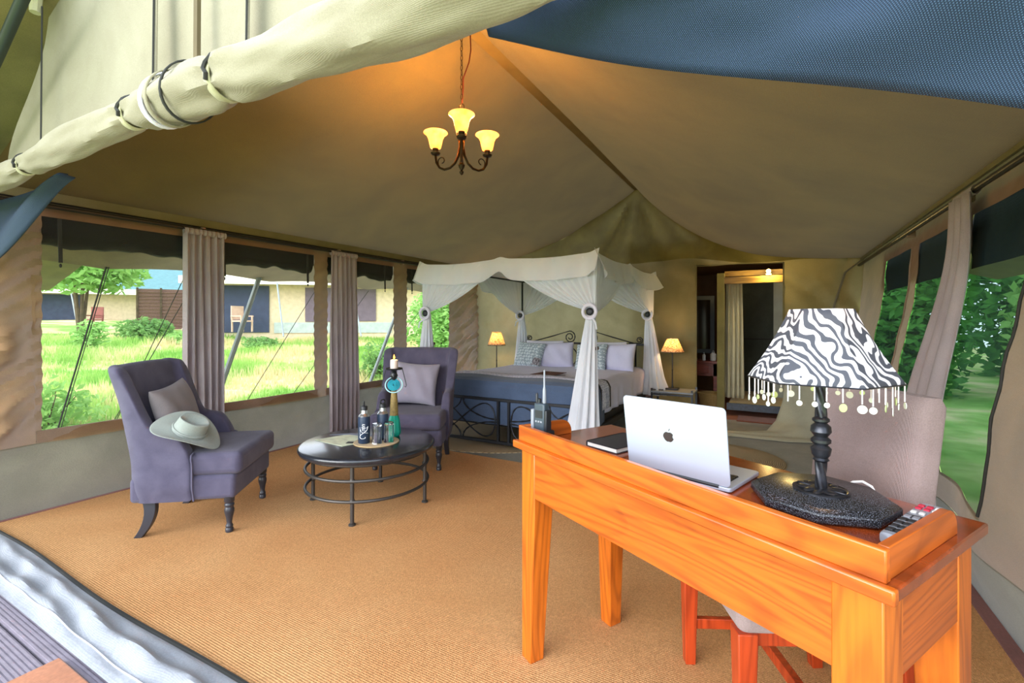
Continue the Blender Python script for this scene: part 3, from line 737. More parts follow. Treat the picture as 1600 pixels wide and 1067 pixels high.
# ------------------------------------------------------------------ armchairs
LEG = [(.017, 0), (.021, .004), (.022, .022), (.018, .028), (.021, .036), (.019, .042), (.014, .055), (.018, .085), (.026, .12), (.027, .135), (.022, .15), (.026, .157), (.026, .168), (.021, .174), (.027, .182), (.029, .215)]
def make_armchair():
    t = thing('armchair', '', 'armchair')
    W_, XB, XA = .325, -.30, .06
    path = []
    for i in range(9): path.append((XA-(XA-XB-.12)*i/8, -W_))
    for i in range(1, 8): a = pi*1.5-(pi/2)*i/8; path.append((XB+.12+.12*cos(a), -W_+.12+.12*sin(a)))
    for i in range(13): path.append((XB, -W_+.12+(2*W_-.24)*i/12))
    for i in range(1, 8): a = pi-(pi/2)*i/8; path.append((XB+.12+.12*cos(a), W_-.12+.12*sin(a)))
    for i in range(9): path.append((XB+.12+(XA-XB-.12)*i/8, W_))
    N = len(path)
    def top(x, y):
        if abs(y) < W_-.10 and x < XB+.06: return 1.0-.012*(y/W_)**2
        k = x-XB                                     # distance forward from the back
        wing = 1.0-.015*sm(0, .1, k)
        arm = .645-.03*sm(.12, .33, k)
        z = wing+(arm-wing)*sm(.10, .17, k)
        return z-.14*sm(.29, .365, k)**1.6
    def out(p, z, inset):
        x, y = p; h = max(0, z-.42)
        cx = XB+.45; ny = math.copysign(1, y) if abs(y) > W_-.005 else y/W_
        nx = -1 if x <= XB+.001 else (-(XB+.12-x)/.12*-1 if x < XB+.12 else 0)
        if x < XB+.12 and abs(y) > W_-.12:
            nx = (x-(XB+.12))/.12; ny = (y-math.copysign(W_-.12, y))/.12
        elif x <= XB+.001: ny = 0
        else: nx = 0; ny = math.copysign(1, y)
        q = (x-nx*inset, y-ny*inset)
        lean = -.16*h-.10*max(0, z-.8); fl = 1+.16*max(0, h-.08)+.25*max(0, z-.78)
        low = -.02*sm(.3, .2, z)
        return (q[0]+lean+nx*low, q[1]*fl+ny*low, z)
    def shell(u, v):
        i = min(N-1, round(u*(N-1))); p = path[i]; zt = top(*p); T = .075
        if v < .42: return out(p, .205+(zt-.03-.205)*(v/.42), 0)
        if v < .58:
            a = pi*(v-.42)/.16; return out(p, zt-.03+.03*sin(a), T/2-T/2*cos(a))
        return out(p, zt-.03-(zt-.03-.30)*((v-.58)/.42), T)
    mb = MB().grid(shell, N-1, 26)
    # close the two arm fronts
    for i in (0, N-1):
        pts = [shell(i/(N-1), v/26) for v in range(27)]; mb.add(pts, [tuple(range(27)) if i else tuple(range(27))[::-1]])
    mb.build('backrest', 'chair_fabric', t, sub=1)
    pp = [shell(0, v/26) for v in range(27)]; mb2 = MB().tube([Vector(q)+Vector((.002, 0, 0)) for q in pp[:14]], .006, 5); mb2.build('piping', 'chair_fabric', t); mb2 = MB()
    pp = [shell(1, v/26) for v in range(27)]; mb2.tube([Vector(q)+Vector((.002, 0, 0)) for q in pp[:14]], .006, 5)
    mb2.build('piping', 'chair_fabric', t)
    B((.0, 0, .275), (.56, .60, .145)).build('seat_base', 'chair_fabric', t, bev=.025, seg=3)
    mb = MB()
    def cush(u, v):
        a, b = u*2-1, v*2-1
        return (.018+.295*a, .30*b, .405)
    mb.box((.035, 0, .41), (.56, .60, .135)); c = mb.build('seat_cushion', 'chair_fabric', t, bev=.035, seg=4)
    for sy in (-1, 1):
        l = MB().lathe(LEG, 18).build('front_leg', 'black_wood', t); l.location = (.24, sy*.27, 0)
    for sy in (-1, 1):
        pts = [(-.215-.0+.02*(1-((k/8-.55)/.55)**2)-.05*(1-k/8)**2+.02, sy*(.262), .215*k/8) for k in range(9)]
        mb = MB()
        for a, b in zip(pts[:-1], pts[1:]):
            r0 = .021
            vs = [(q[0]+dx*(r0+.012*q[2]/.2), q[1]+dy*.019, q[2]) for q in (a, b) for dx, dy in ((-1,-1),(1,-1),(1,1),(-1,1))]
            mb.add(vs, [(0,1,5,4),(1,2,6,5),(2,3,7,6),(3,0,4,7)]+([(3,2,1,0)] if a is pts[0] else [])+([(4,5,6,7)] if b is pts[-1] else []))
        mb.build('rear_leg', 'black_wood', t, bev=.003)
    return t
ch1 = make_armchair(); ch2 = dup(ch1)
def put(o, loc, rz, label, group=None):
    o.location = loc; o.rotation_euler = (0, 0, rz); tag(o, label, None, group); return o
put(ch1, (-3.175, 1.684, .004), radians(38.3), 'purple-grey wingback armchair by the front left window, with a hat on its arm', 'purple-grey armchairs')
put(ch2, (-2.80, 3.23, .004), radians(-62.4), 'purple-grey wingback armchair behind the coffee table, facing the entrance', 'purple-grey armchairs')

def pillow(name, w_, h, d, mat_, label, loc, rot, cat='pillow', group=None, pinch=.10, back=None):
    mb = MB()
    for s_ in (-1, 1):
        def g(u, v):
            a, b = u*2-1, v*2-1
            e = max(0, (1-abs(a)**3.2)*(1-abs(b)**3.2))
            k = 1-pinch*(1-abs(b)**2)*0-pinch*(a*a*(1-b*b)); k2 = 1-pinch*(b*b*(1-a*a))
            return (s_*d/2*e**.55+.006*sin(a*9+b*4)*e, a*w_/2*k, b*h/2*k2)
        mb.grid(g, 16, 16)
    o = mb.build(name, mat_, sub=1); o.location = loc; o.rotation_euler = rot
    return tag(o, label, cat, group)
def loc_(o, p):
    return Matrix.Translation(o.location) @ o.rotation_euler.to_matrix().to_4x4() @ Vector(p)
def tilt(rz, ry, rx=0):   # lean back by ry about local y, spin rx in its own plane, then face rz
    return (Matrix.Rotation(rz, 4, 'Z') @ Matrix.Rotation(ry, 4, 'Y') @ Matrix.Rotation(rx, 4, 'X')).to_euler()
pillow('cushion', .42, .42, .13, 'pillow_taupe', 'taupe linen cushion leaning in the armchair by the front left window', loc_(ch1, (-.155, -.03, .665)), tilt(radians(38.3), -.28, .10), 'cushion', 'armchair cushions')
pillow('cushion', .43, .41, .13, 'pillow_satin', 'silvery satin cushion on the armchair behind the coffee table', loc_(ch2, (-.14, -.01, .675)), tilt(radians(-62.4), -.28, -.07), 'cushion', 'armchair cushions')

# hat on the near arm of the first armchair
t = thing('bush_hat', 'sage green felt bush hat with curled brim lying on the armchair arm', 'hat', loc_(ch1, (.02, -.27, .60)))
t.scale = (.88, .88, .88); xa_ = Vector((.38, .81, -.40)).normalized(); na_ = Vector((.40, -.10, .86)); na_ = (na_-xa_*na_.dot(xa_)).normalized(); ya_ = na_.cross(xa_)
t.rotation_euler = Matrix((xa_, ya_, na_)).transposed().to_euler()
def brim(u, v):
    a = 2*pi*u; r = .085+.10*v; rx_, ry_ = r*1.14, r*.92
    return (rx_*cos(a), ry_*sin(a), .045*(v**1.5)*abs(sin(a))**2.4-.035*v*abs(cos(a))**2)
MB().grid(brim, 48, 8, cu=True).build('brim', 'hat', t, solid=.005, sub=1)
def crown(u, v):
    a = 2*pi*u; r = .088*(1-.18*v) if v < .75 else .088*.865*(1-((v-.75)/.25))
    z = .105*min(1, v/.7)-(.02 if v > .75 else 0)*sm(.75, 1, v)-.022*exp(-(sin(a)*r/.03)**2)*sm(.5, 1, v)
    return (r*1.14*cos(a), r*.9*sin(a), z)
MB().grid(crown, 36, 14, cu=True).build('crown', 'hat', t, sub=1)
MB().tube([(.088*1.13*cos(a*pi/18), .086*.92*sin(a*pi/18), .02) for a in range(36)], .007, 6, True).build('hat_band', 'hat', t)

# ------------------------------------------------------------------ coffee table and what stands on it
ct = thing('coffee_table', 'round black coffee table on a hooped iron stand between the armchairs', 'table', (-2.46, 2.37, .004))
MB().lathe([(.001, .372), (.42, .372), (.445, .378), (.452, .392), (.452, .404), (.445, .413), (.435, .416), (.001, .416)], 64, cap=False).build('tabletop', 'table_top', ct)
for d_ in (-58, 26, 123, 206):
    a = radians(d_); p = (.395*cos(a), .395*sin(a))
    l = MB().tube([(p[0], p[1], .0), (p[0], p[1], .373)], .0125, 10).build('leg', 'iron', ct)
    mb = MB().lathe([(.022, 0), (.022, .008), (.012, .016)], 12, (p[0], p[1], 0)); mb.build('foot', 'iron', l)
    for z in (.145, .27): MB().lathe([(.012, z-.014), (.018, z-.006), (.018, z+.006), (.012, z+.014)], 10, (p[0], p[1], 0)).build('collar', 'iron', l)
for z, r in ((.145, .405), (.27, .405), (.362, .40)):
    MB().tube([(r*cos(a*pi/32), r*sin(a*pi/32), z) for a in range(64)], .010, 8, True).build('hoop', 'iron', ct)
TZ = .4205
pm = tag(MB().lathe([(.001, .006), (.135, .006), (.150, .007), (.153, .003), (.150, 0), (.001, 0)], 40, cap=False).build('place_mat', cloth('straw_mat', '#c9ad7c', weave=220)), 'round straw place mat under the bottles and glasses', 'mat')
pm.location = (-2.385, 2.37, TZ)
TZ2 = TZ+.0068
def make_bottle():
    t = thing('water_bottle', '', 'bottle', group='navy drinking bottles on the straw mat')
    MB().lathe([(.026, 0), (.029, .004), (.029, .165), (.0275, .178), (.0275, .18), (.001, .18)], 28, cap=False).build('body', 'bottle', t)
    MB().lathe([(.0275, .179), (.023, .19), (.017, .197), (.016, .20), (.016, .232), (.001, .232)], 24, cap=False).build('steel_neck', 'steel', t)
    cp = MB().lathe([(.0175, .222), (.0175, .245), (.013, .252), (.001, .253)], 20, cap=False).build('cap', 'black_plastic', t)
    MB().tube([(.016*cos(a*pi/9), 0, .262+.016*sin(a*pi/9)) for a in range(18)], .004, 6, True).build('loop_handle', 'black_plastic', cp)
    # script lettering reading upward on the front: each stroke bent round the bottle
    def st(pts, r=.0012):
        q = []
        for a, b in pts: an = -a/.029; q.append((.0294*cos(an), .0294*sin(an), b))
        return q, r
    mb = MB()
    def curve(P, n=10):
        out = []
        for i in range(len(P)-1):
            p0 = P[max(0, i-1)]; p1 = P[i]; p2 = P[i+1]; p3 = P[min(len(P)-1, i+2)]
            for k in range(n):
                s_ = k/n
                out.append(tuple(.5*((2*p1[d])+(-p0[d]+p2[d])*s_+(2*p0[d]-5*p1[d]+4*p2[d]-p3[d])*s_*s_+(-p0[d]+3*p1[d]-3*p2[d]+p3[d])*s_**3) for d in (0, 1)))
        return out+[P[-1]]
    K = [[(-.020, .115), (-.014, .092), (-.002, .078), (.016, .060), (.020, .046), (.012, .036), (-.004, .038), (-.006, .047)],
         [(-.020, .070), (-.006, .074), (.008, .078), (.017, .090), (.016, .098)],
         # u b u, baseline running up the bottle
         [(-.006, .090), (.006, .091), (.008, .096), (.005, .100), (-.006, .101)], [(-.006, .101), (.008, .103)],
         [(-.018, .107), (.008, .107), (.008, .113), (.001, .115), (-.003, .110)],
         [(-.005, .119), (.006, .120), (.008, .125), (.005, .129), (-.005, .130)], [(-.005, .130), (.008, .133)]]
    for c in K:
        q, r = st(curve(c), .0013 if len(c) < 6 else .0017); mb.tube(q, r, 5)
    q, r = st([(.020, .060+.0035*k) for k in range(16)], .0008); mb.tube(q, r, 4)
    mb.build('printed_script', 'white_print', t)
    return t
b1 = make_bottle(); b2 = dup(b1)
b1.scale = b2.scale = (1.35, 1.35, 1); b1.location = (-2.428, 2.299, TZ2); b1.rotation_euler.z = -.78; b1['label'] = 'navy water bottle with white script, at the front left of the straw mat'
b2.location = (-2.384, 2.428, TZ2); b2.rotation_euler.z = 1.6; b2['label'] = 'navy water bottle standing behind the upturned glasses'
def make_glass():
    t = thing('drinking_glass', '', 'glass', group='upturned glasses on the straw mat')
    MB().lathe([(.033, 0), (.0345, .002), (.031, .13), (.029, .134), (.001, .134), (.001, .118), (.027, .116), (.0315, .004), (.033, 0)], 28, cap=False).build('tumbler', 'glass', t)
    return t
g1 = make_glass(); g2 = dup(g1)
g1.location = (-2.340, 2.330, TZ2); g1['label'] = 'upturned clear glass in the middle of the mat, beside the script bottle'
g2.location = (-2.300, 2.400, TZ2); g2['label'] = 'upturned clear glass at the right, before the teal figurine'
# figurine candle holder
t = thing('figurine_candle_holder', 'carved woman figurine with teal skirt and collar carrying a tray on her head', 'figurine', (-2.405, 2.563, TZ))
MB().lathe([(.036, 0), (.047, .015), (.049, .03), (.040, .12), (.030, .15)], 9).build('skirt', 'teal', t, smooth=False)
MB().lathe([(.031, .15), (.030, .16), (.026, .25), (.019, .33), (.016, .35)], 16).build('torso', 'figure_body', t)
def crng(r, n=24, lift=0):
    e1 = Vector((.77, .64, 0)); e2 = Vector((-.32, .385, .866)); c = Vector((.012, -.014, .372))+Vector((.64, -.77, .0))*lift
    return [c+e1*r*cos(2*pi*i/n)+e2*r*sin(2*pi*i/n) for i in range(n)]
for k in range(4): MB().tube(crng(.012+.0095*k, 24, .016-.004*k), .0055, 6, True).build('collar_ring', 'teal_bead', t)
MB().tube(crng(.060, 28), .0045, 6, True).build('outer_collar', 'pale_bead', t)
MB().lathe([(.016, .34), (.026, .37), (.016, .40)], 14).build('shoulders', 'teal_bead', t)
hd = MB().ell((0, 0, .437), (.022, .025, .036), 14, 10).lathe([(.012, .395), (.011, .415)], 10)
hd.ell((.022*.64, -.022*.77, .433), (.006, .006, .009), 8, 6).ell((.011, .018, .437), (.006, .006, .010), 8, 6).ell((-.016, -.016, .437), (.006, .006, .010), 8, 6)
hd.build('head', 'figure_head', t)
tr = MB().lathe([(.001, .480), (.055, .480), (.060, .486), (.060, .492), (.054, .487), (.001, .487)], 24, cap=False).lathe([(.012, .468), (.018, .482)], 12).build('tray', 'black_iron', t)
for a in (-2.54, .60, 2.2):
    c_, s_ = cos(a), sin(a)
    MB().tube([(.058*c_, .058*s_, .486), (.075*c_, .075*s_, .42), (.088*c_, .088*s_, .365), (.082*c_, .082*s_, .352), (.074*c_, .074*s_, .358)], .003, 6).build('hanging_wire', 'black_iron', tr)
t = thing('pillar_candle', 'short pink-white candle burning on the figurine tray', 'candle', (-2.405, 2.563, TZ+.4875))
MB().lathe([(.026, 0), (.027, .004), (.027, .060), (.022, .064), (.001, .060)], 20, cap=False).build('wax', 'wax', t)
MB().tube([(0, 0, .058), (.001, 0, .072)], .0012, 5).build('wick', 'black_plastic', t)
MB().lathe([(.001, .066), (.006, .074), (.0065, .082), (.003, .094), (.0005, .102)], 10, cap=False).build('flame', 'flame', t)
pl = bpy.data.lights.new('candle_light', 'POINT'); pl.energy = .6; pl.color = (1, .55, .2); pl.shadow_soft_size = .01
po = bpy.data.objects.new('candle_light', pl); COL.objects.link(po); po.parent = t; po.location = (0, 0, .12)
# leaflets on the table
def sheet(name, poly, z, mat_, label, cat):
    o = MB().prism(poly, .003).build(name, mat_, smooth=False); o.location = (0, 0, z); return tag(o, label, cat)
sheet('map_leaflet', [(-2.80, 2.20), (-2.50, 2.175), (-2.42, 2.42), (-2.72, 2.45)], TZ, 'leaflet', 'pale green printed leaflet lying on the left side of the coffee table', 'leaflet')
sheet('folded_brochure', [(-2.82, 2.34), (-2.72, 2.455), (-2.52, 2.52), (-2.50, 2.44), (-2.70, 2.42)], TZ+.0035, plain('slate_print', '#6f7688', .5), 'slate-coloured brochure at the back of the coffee table under the script bottle', 'leaflet')
MB().box((-2.52, 2.27, TZ+.0035), (.06, .05, .0008), rz=.5).build('printed_panel', 'keys', bpy.data.objects['map_leaflet']).location = (0, 0, -TZ)

# ------------------------------------------------------------------ four-poster bed
BX, BY, HW, BL = -2.33, 4.0, .92, 2.15
bed = thing('four_poster_bed', 'wide black iron four-poster bed with scrolled headboard under the net canopy', 'bed', (BX, BY, 0))
B((0, BL/2, .275), (2*HW-.06, BL-.06, .14)).build('base', 'black_iron', bed, bev=.01)
B((0, BL/2, .49), (2*HW-.05, BL-.08, .29)).build('mattress', 'white_linen', bed, bev=.06, seg=4)
for sx in (-1, 1):
    for y in (0, BL):
        p = MB().tube([(sx*HW, y, .92 if y else .0), (sx*HW, y, 1.83)], .014, 8).build('post', 'black_iron', bed)
        B((sx*HW, y, .50), (.075, .075, 1.0)).build('wooden_sleeve', 'post_wood', p, bev=.006)
        B((sx*HW, y, 1.01), (.095, .095, .03)).build('sleeve_cap', 'post_wood', p, bev=.006)
    B((sx*HW, BL/2, .26), (.03, BL, .05)).build('side_rail', 'black_iron', bed)
for a, b in (((-HW, 0), (HW, 0)), ((-HW, BL), (HW, BL)), ((-HW, 0), (-HW, BL)), ((HW, 0), (HW, BL))):
    MB().tube([(*a, 1.83), (*b, 1.83)], .011, 8).build('canopy_rail', 'black_iron', bed)
fb = B((0, -.012, .475), (2*HW, .03, .028)).build('footboard_rail', 'black_iron', bed, bev=.004)
B((0, -.012, .055), (2*HW, .03, .03)).build('footboard_rail', 'black_iron', bed, bev=.004)
for x in (-.045, .075): B((x, -.012, .265), (.024, .024, .40)).build('footboard_bar', 'black_iron', bed)
def twist(pts, name='scroll', par=None):
    mb = MB(); r = [.0075+.002*sin(i*2.2) for i in range(len(pts))]; mb.tube(pts, r, 6).build(name, 'black_iron', par or bed)
for c in (-.48, .50):
    y = -.012; X = lambda a: c+a
    f = lambda P: [(X(a), y, z) for a, z in P]
    hw_ = .40; zm = .265
    MB().tube(f([(hw_*sin(2*pi*k/64), zm+.165*sin(4*pi*k/64)) for k in range(64)]), [.0075+.0018*sin(k*2.2) for k in range(64)], 6, True).build('twisted_lobes', 'black_iron', bed)
    for s_ in (-1, 1):
        for up in (-1, 1):
            twist(f([(s_*(.012+(hw_+.02)*(1-cos(pi/2*k/20))**1.0), zm+up*(.012+.185*(1-sin(pi/2*k/20)))) for k in range(21)]), 'branch_scroll')

# headboard
yh = BL+.01
for z, x1 in ((.945, HW), (.62, HW), (.40, HW)): B((0, yh, z), (2*x1, .026, .026)).build('headboard_rail', 'black_iron', bed, bev=.004)
for x in (-.75, -.38, 0.0, .38, .75): B((x, yh, .65), (.02, .02, .6)).build('headboard_bar', 'black_iron', bed)
for s_ in (-1, 1):
    pts = [(s_*.72, yh, .965), (s_*.45, yh, 1.035), (s_*.26, yh, 1.09)]+[(s_*(.17-.0), yh, 1.115)]
    big = spiral((s_*.17, yh, 1.03), .085, .022, pi/2, pi/2-s_*-1*3.4*pi if s_ < 0 else pi/2+3.4*pi, 44)
    if s_ < 0: big = [(-.17-(p[0]+.17) if False else p[0], p[1], p[2]) for p in spiral((-.17, yh, 1.03), .085, .022, pi/2, pi/2-3.4*pi, 44)]
    twist(pts+big[1:], 'crest_scroll')
    sm_ = spiral((s_*.80, yh, 1.005), .045, .012, -pi/2, -pi/2+s_*3.2*pi, 30); twist([(s_*.66, yh, .962)]+sm_, 'end_scroll')
    for cx in (.19, .56):
        twist([(s_*cx+.13*cos(a*pi/16), yh, .76+.13*sin(a*pi/16)) for a in range(33)], 'ring')

def drape(name, mat_, x0, x1, y0, y1, z, dl, dr, df, amp=.012, rnd=.05, nu=70, nv=50, wav=24):
    La, Lb = dl+x1-x0+dr, df+y1-y0
    def g(u, v):
        a = -dl+La*u; b = -df+Lb*v
        ox = max(0, -a)+max(0, a-(x1-x0)); oy = max(0, -b); d = max(ox, oy)
        x = min(max(x0+a, x0), x1); y = max(y0+b, y0)
        s_ = -1 if a < 0 else 1
        k = sm(0, .2, d)
        if ox > 0: x += s_*(.022*sm(0, .06, ox)+amp*k*sin(y*wav+sin(y*9)))
        if oy > 0: y -= .022*sm(0, .06, oy)+amp*k*sin(x*wav*.7)
        e = min(a, x1-x0-a, b) 
        zz = z-d-(.02*sm(.08, 0, e) if d == 0 else .02)+.006*sin(x*7+y*5)*sm(0, .1, e)
        return (x, y, zz)
    return MB().grid(g, nu, nv).build(name, mat_, solid=.006)
X0, X1 = BX-HW+.03, BX+HW-.03
tag(drape('bed_sheet', 'linen', X0+.01, X1-.01, BY+.03, BY+BL-.05, .655, .25, .27, .2), 'lavender-white sheet covering the wide bed up to the pillows', 'sheet')
tag(drape('blanket', 'navy_blanket', X0, X1, BY+.02, BY+.38, .668, .40, .45, .42, .010), 'navy blanket draped over the foot of the bed', 'blanket')
rn = thing('bed_runner', 'patterned runner with dark borders lying across the bed over the blanket edge', 'runner', (0, 0, 0))
for y0, y1, mt, nm in ((BY+.24, BY+.275, 'dark_band', 'border'), (BY+.275, BY+.50, 'runner_pattern', 'patterned_band'), (BY+.50, BY+.545, 'dark_band', 'border')):
    o = drape(nm, mt, X0-.004, X1+.004, y0, y1, .678, .24, .25, 0, .004, nv=6); o.parent = rn
P = 'bed pillows'
def bp(x, y, z, w_, h, d, mat_, lab, lean=.35, spin=0, name='pillow', yaw=-pi/2): return pillow(name, w_, h, d, mat_, lab, (x, y, z), tilt(yaw, -lean, spin), 'pillow', P, .06)
bp(-2.80, BY+1.93, .80, .60, .40, .17, 'white_linen', 'white pillow at the back of the left pillow stack', .25)
bp(-2.55, BY+1.77, .795, .52, .38, .17, 'linen', 'lavender-white pillow in front of the left pillow stack', .38, .04, yaw=-pi/2+.25)
p_ = bp(-2.86, BY+1.62, .80, .42, .38, .14, 'pillow_print', 'grey printed cushion leaning at the left of the bed', .45, -.06)
bp(-1.93, BY+1.93, .80, .60, .40, .17, 'white_linen', 'white pillow at the back of the right pillow stack', .25)
bp(-1.72, BY+1.75, .795, .52, .38, .17, 'linen', 'lavender-white pillow at the right of the bed beside the post', .38, .05, yaw=-pi/2-.15)
p2_ = bp(-2.00, BY+1.62, .80, .42, .38, .14, 'pillow_print', 'grey printed cushion on the right pillows, half hidden by the net', .45, .05)
for p0, c in ((p_, (.13, -.10)), (p2_, (.02, -.10))):
    def patch(u, v): return (.0735-.02*abs(u-.5)*2-.02*abs(v-.6), c[0]-.07+.14*u, c[1]-.05+.10*v)
    MB().grid(patch, 6, 6).build('dark_motif', 'pillow_print_dark', p0)
tag(B((-2.14, BY+.66, .682), (.26, .36, .006), rz=-.06).build('bed_card', 'card', smooth=False), 'dark printed card lying on the bed behind the runner', 'card')

# mosquito net canopy: roof, valances, swagged curtains tied at the posts
net = thing('mosquito_net', 'sheer white mosquito net draped over the four posts and tied back', 'net', (BX, BY, 0))
ZT = 1.845
MB().grid(lambda u, v: (-HW-.02+(2*HW+.04)*u, -.02+(BL+.04)*v, ZT-.05*sin(pi*u)*sin(pi*v)), 16, 16).build('roof', 'net', net)
C4 = {(-1, 0): (-HW, 0), (1, 0): (HW, 0), (-1, 1): (-HW, BL), (1, 1): (HW, BL)}
def side(a, b, nrm, nm):
    a, b, nrm = Vector((*a, 0)), Vector((*b, 0)), Vector((*nrm, 0)); L = (b-a).length
    def val(u, v):
        p = a.lerp(b, -.045+1.09*u)+nrm*(.05+.045*v*(1+.5*sin(u*46))+.05*v*exp(-(min(u, 1-u)/.04)**2))
        drop = .20+.03*abs(sin(u*2*pi))-.06*exp(-((u-.5)/.05)**2)*v
        p.z = ZT+.012+.035*exp(-(min(u, 1-u)/.03)**2)+.02*exp(-((u-.5)/.03)**2)-.02*sin(2*pi*u)**2*(1-v)-drop*v
        return p
    va = MB().grid(val, 64, 6).build('valance', 'net', net)
    MB().tube([val(i/64, 1) for i in range(65)], .006, 5).build('hem', 'net', va)
    for e, q in ((0, a), (1, b)):
        d = (b-a if e == 0 else a-b).normalized()
        tie = q+Vector((0, 0, 1.335))+nrm*.02
        def sw(u, v):
            s_ = .03+.47*u*L/1.0/L if False else u
            topp = q+d*(.01+s_*(L*.5))+nrm*.015; topp.z = ZT-.02
            k = v; fall = k**(1.0+.55*s_)                # outer edge hangs in a curve before running to the tie
            p = topp.lerp(tie, k)
            bow = .07*s_*sin(pi*k); p = p+Vector((0, 0, -bow))-d*.03*(1-s_)*(1-k)
            return p+nrm*(.014*sin(u*60)*(1-k*.75)+.03)-d*.045*(1-u)
        MB().grid(sw, 56, 16).build('swag', 'net', net)
side((-HW, 0), (HW, 0), (0, -1), 'foot'); side((HW, 0), (HW, BL), (1, 0), 'right'); side((-HW, 0), (-HW, BL), (-1, 0), 'left'); side((-HW, BL), (HW, BL), (0, 1), 'head')
for (sx, sy), (x, y) in C4.items():
    ex = (1.0 if sy == 0 else .85)
    def tail(u, v, sx=sx, sy=sy):
        a = 2*pi*u; r = .042+(.115*v**1.1+.035*sm(.75, 1, v))*ex; r *= 1+.16*sin(a*11+v*2)*sm(0, .2, v)
        cx = x+(-.09*v*sx if sy == 0 and sx > 0 else .03*sx*v+(.06*v if sy else 0)); cy = y+(-.02 if sy == 0 else -.10*v*.4)
        z = 1.33-(1.305 if sy == 0 else 1.0)*v
        return (cx+r*cos(a), cy-.012+r*sin(a)*.85, z)
    tl = MB().grid(tail, 88, 22, cu=True).build('tied_tail', 'net', net)
    rg = MB().tube([(x+.06*cos(a*pi/10), y-.075, 1.335+.06*sin(a*pi/10)) for a in range(20)], .016, 8, True).build('tie_ring', 'white_linen', net)
    MB().ell((x, y-.07, 1.335), (.035, .012, .035), 14, 8).build('dark_button', 'black_iron', rg)
    MB().tube([(x+.02, y-.07, 1.29), (x+.06*sx, y-.085, 1.24), (x+.07*sx, y-.09, 1.18)], .008, 6).build('ribbon', 'net', rg)

# ------------------------------------------------------------------ bedside tables and lamps
def bedside(x, y, label):
    t = thing('bedside_table', label, 'table', (x, y, -.004), group='iron bedside tables')
    B((0, 0, .39), (.50, .38, .02)).build('tabletop', plain('grey_stone_top', '#8a929c', .25), t, bev=.004)
    for sx in (-1, 1):
        for sy in (-1, 1): B((sx*.235, sy*.175, .215), (.022, .022, .43)).build('leg', 'lamp_iron', t)
    for sy in (-1, 1): B((0, sy*.175, .36), (.45, .018, .02)).build('rail', 'lamp_iron', t)
    return t
def bedlamp(x, y, z0, zs0, zs1, label, h):
    t = thing('bedside_lamp', label, 'lamp', (x, y, z0), group='bedside lamps with speckled shades')
    zs0 -= z0; zs1 -= z0
    B((0, 0, .012), (.15, .12, .022)).build('base', 'black_iron', t, bev=.005)
    MB().lathe([(.018, .02), (.009, .05), (.0075, zs0*.5), (.012, zs0*.5+.01), (.0075, zs0*.5+.02), (.0075, zs0+.02)], 12).build('stem', 'black_iron', t)
    def sh_(u, v):
        a = 2*pi*u; r = .135-.072*v; r *= 1+.02*sin(a*8)*(1-v); return (r*cos(a), r*sin(a), zs0+(zs1-zs0)*v+.006*sin(a*16)*(1-v))
    s_ = MB().grid(sh_, 48, 8, cu=True).build('shade', 'speckle', t, solid=.003)
    MB().tube([(.137*cos(a*pi/16), .137*sin(a*pi/16), zs0) for a in range(32)], .004, 6, True).build('fringe', 'iron', s_)
    MB().ell((0, 0, zs0+.07), (.025, .025, .035), 10, 8).build('bulb', 'bulb', t)
    pl = bpy.data.lights.new('lamp_light', 'POINT'); pl.energy = 5; pl.color = (1, .62, .3); pl.shadow_soft_size = .04
    po = bpy.data.objects.new('lamp_light', pl); COL.objects.link(po); po.parent = t; po.location = (0, 0, zs0+.115)
bedside(-1.085, 6.10, 'iron bedside table with grey top right of the bed')
bedside(-3.70, 6.15, 'iron bedside table left of the bed, behind it')
bedlamp(-1.11, 6.12, .397, .865, 1.03, 'bedside lamp with speckled shade right of the bed', .4)
bedlamp(-3.71, 6.18, .397, .885, 1.085, 'bedside lamp with glowing speckled shade left of the bed', .4)
tag(B((-1.27, 6.02, .403), (.14, .10, .012), rz=.2).build('small_book', 'leather', bev=.002), 'small dark notebook on the right bedside table', 'book')

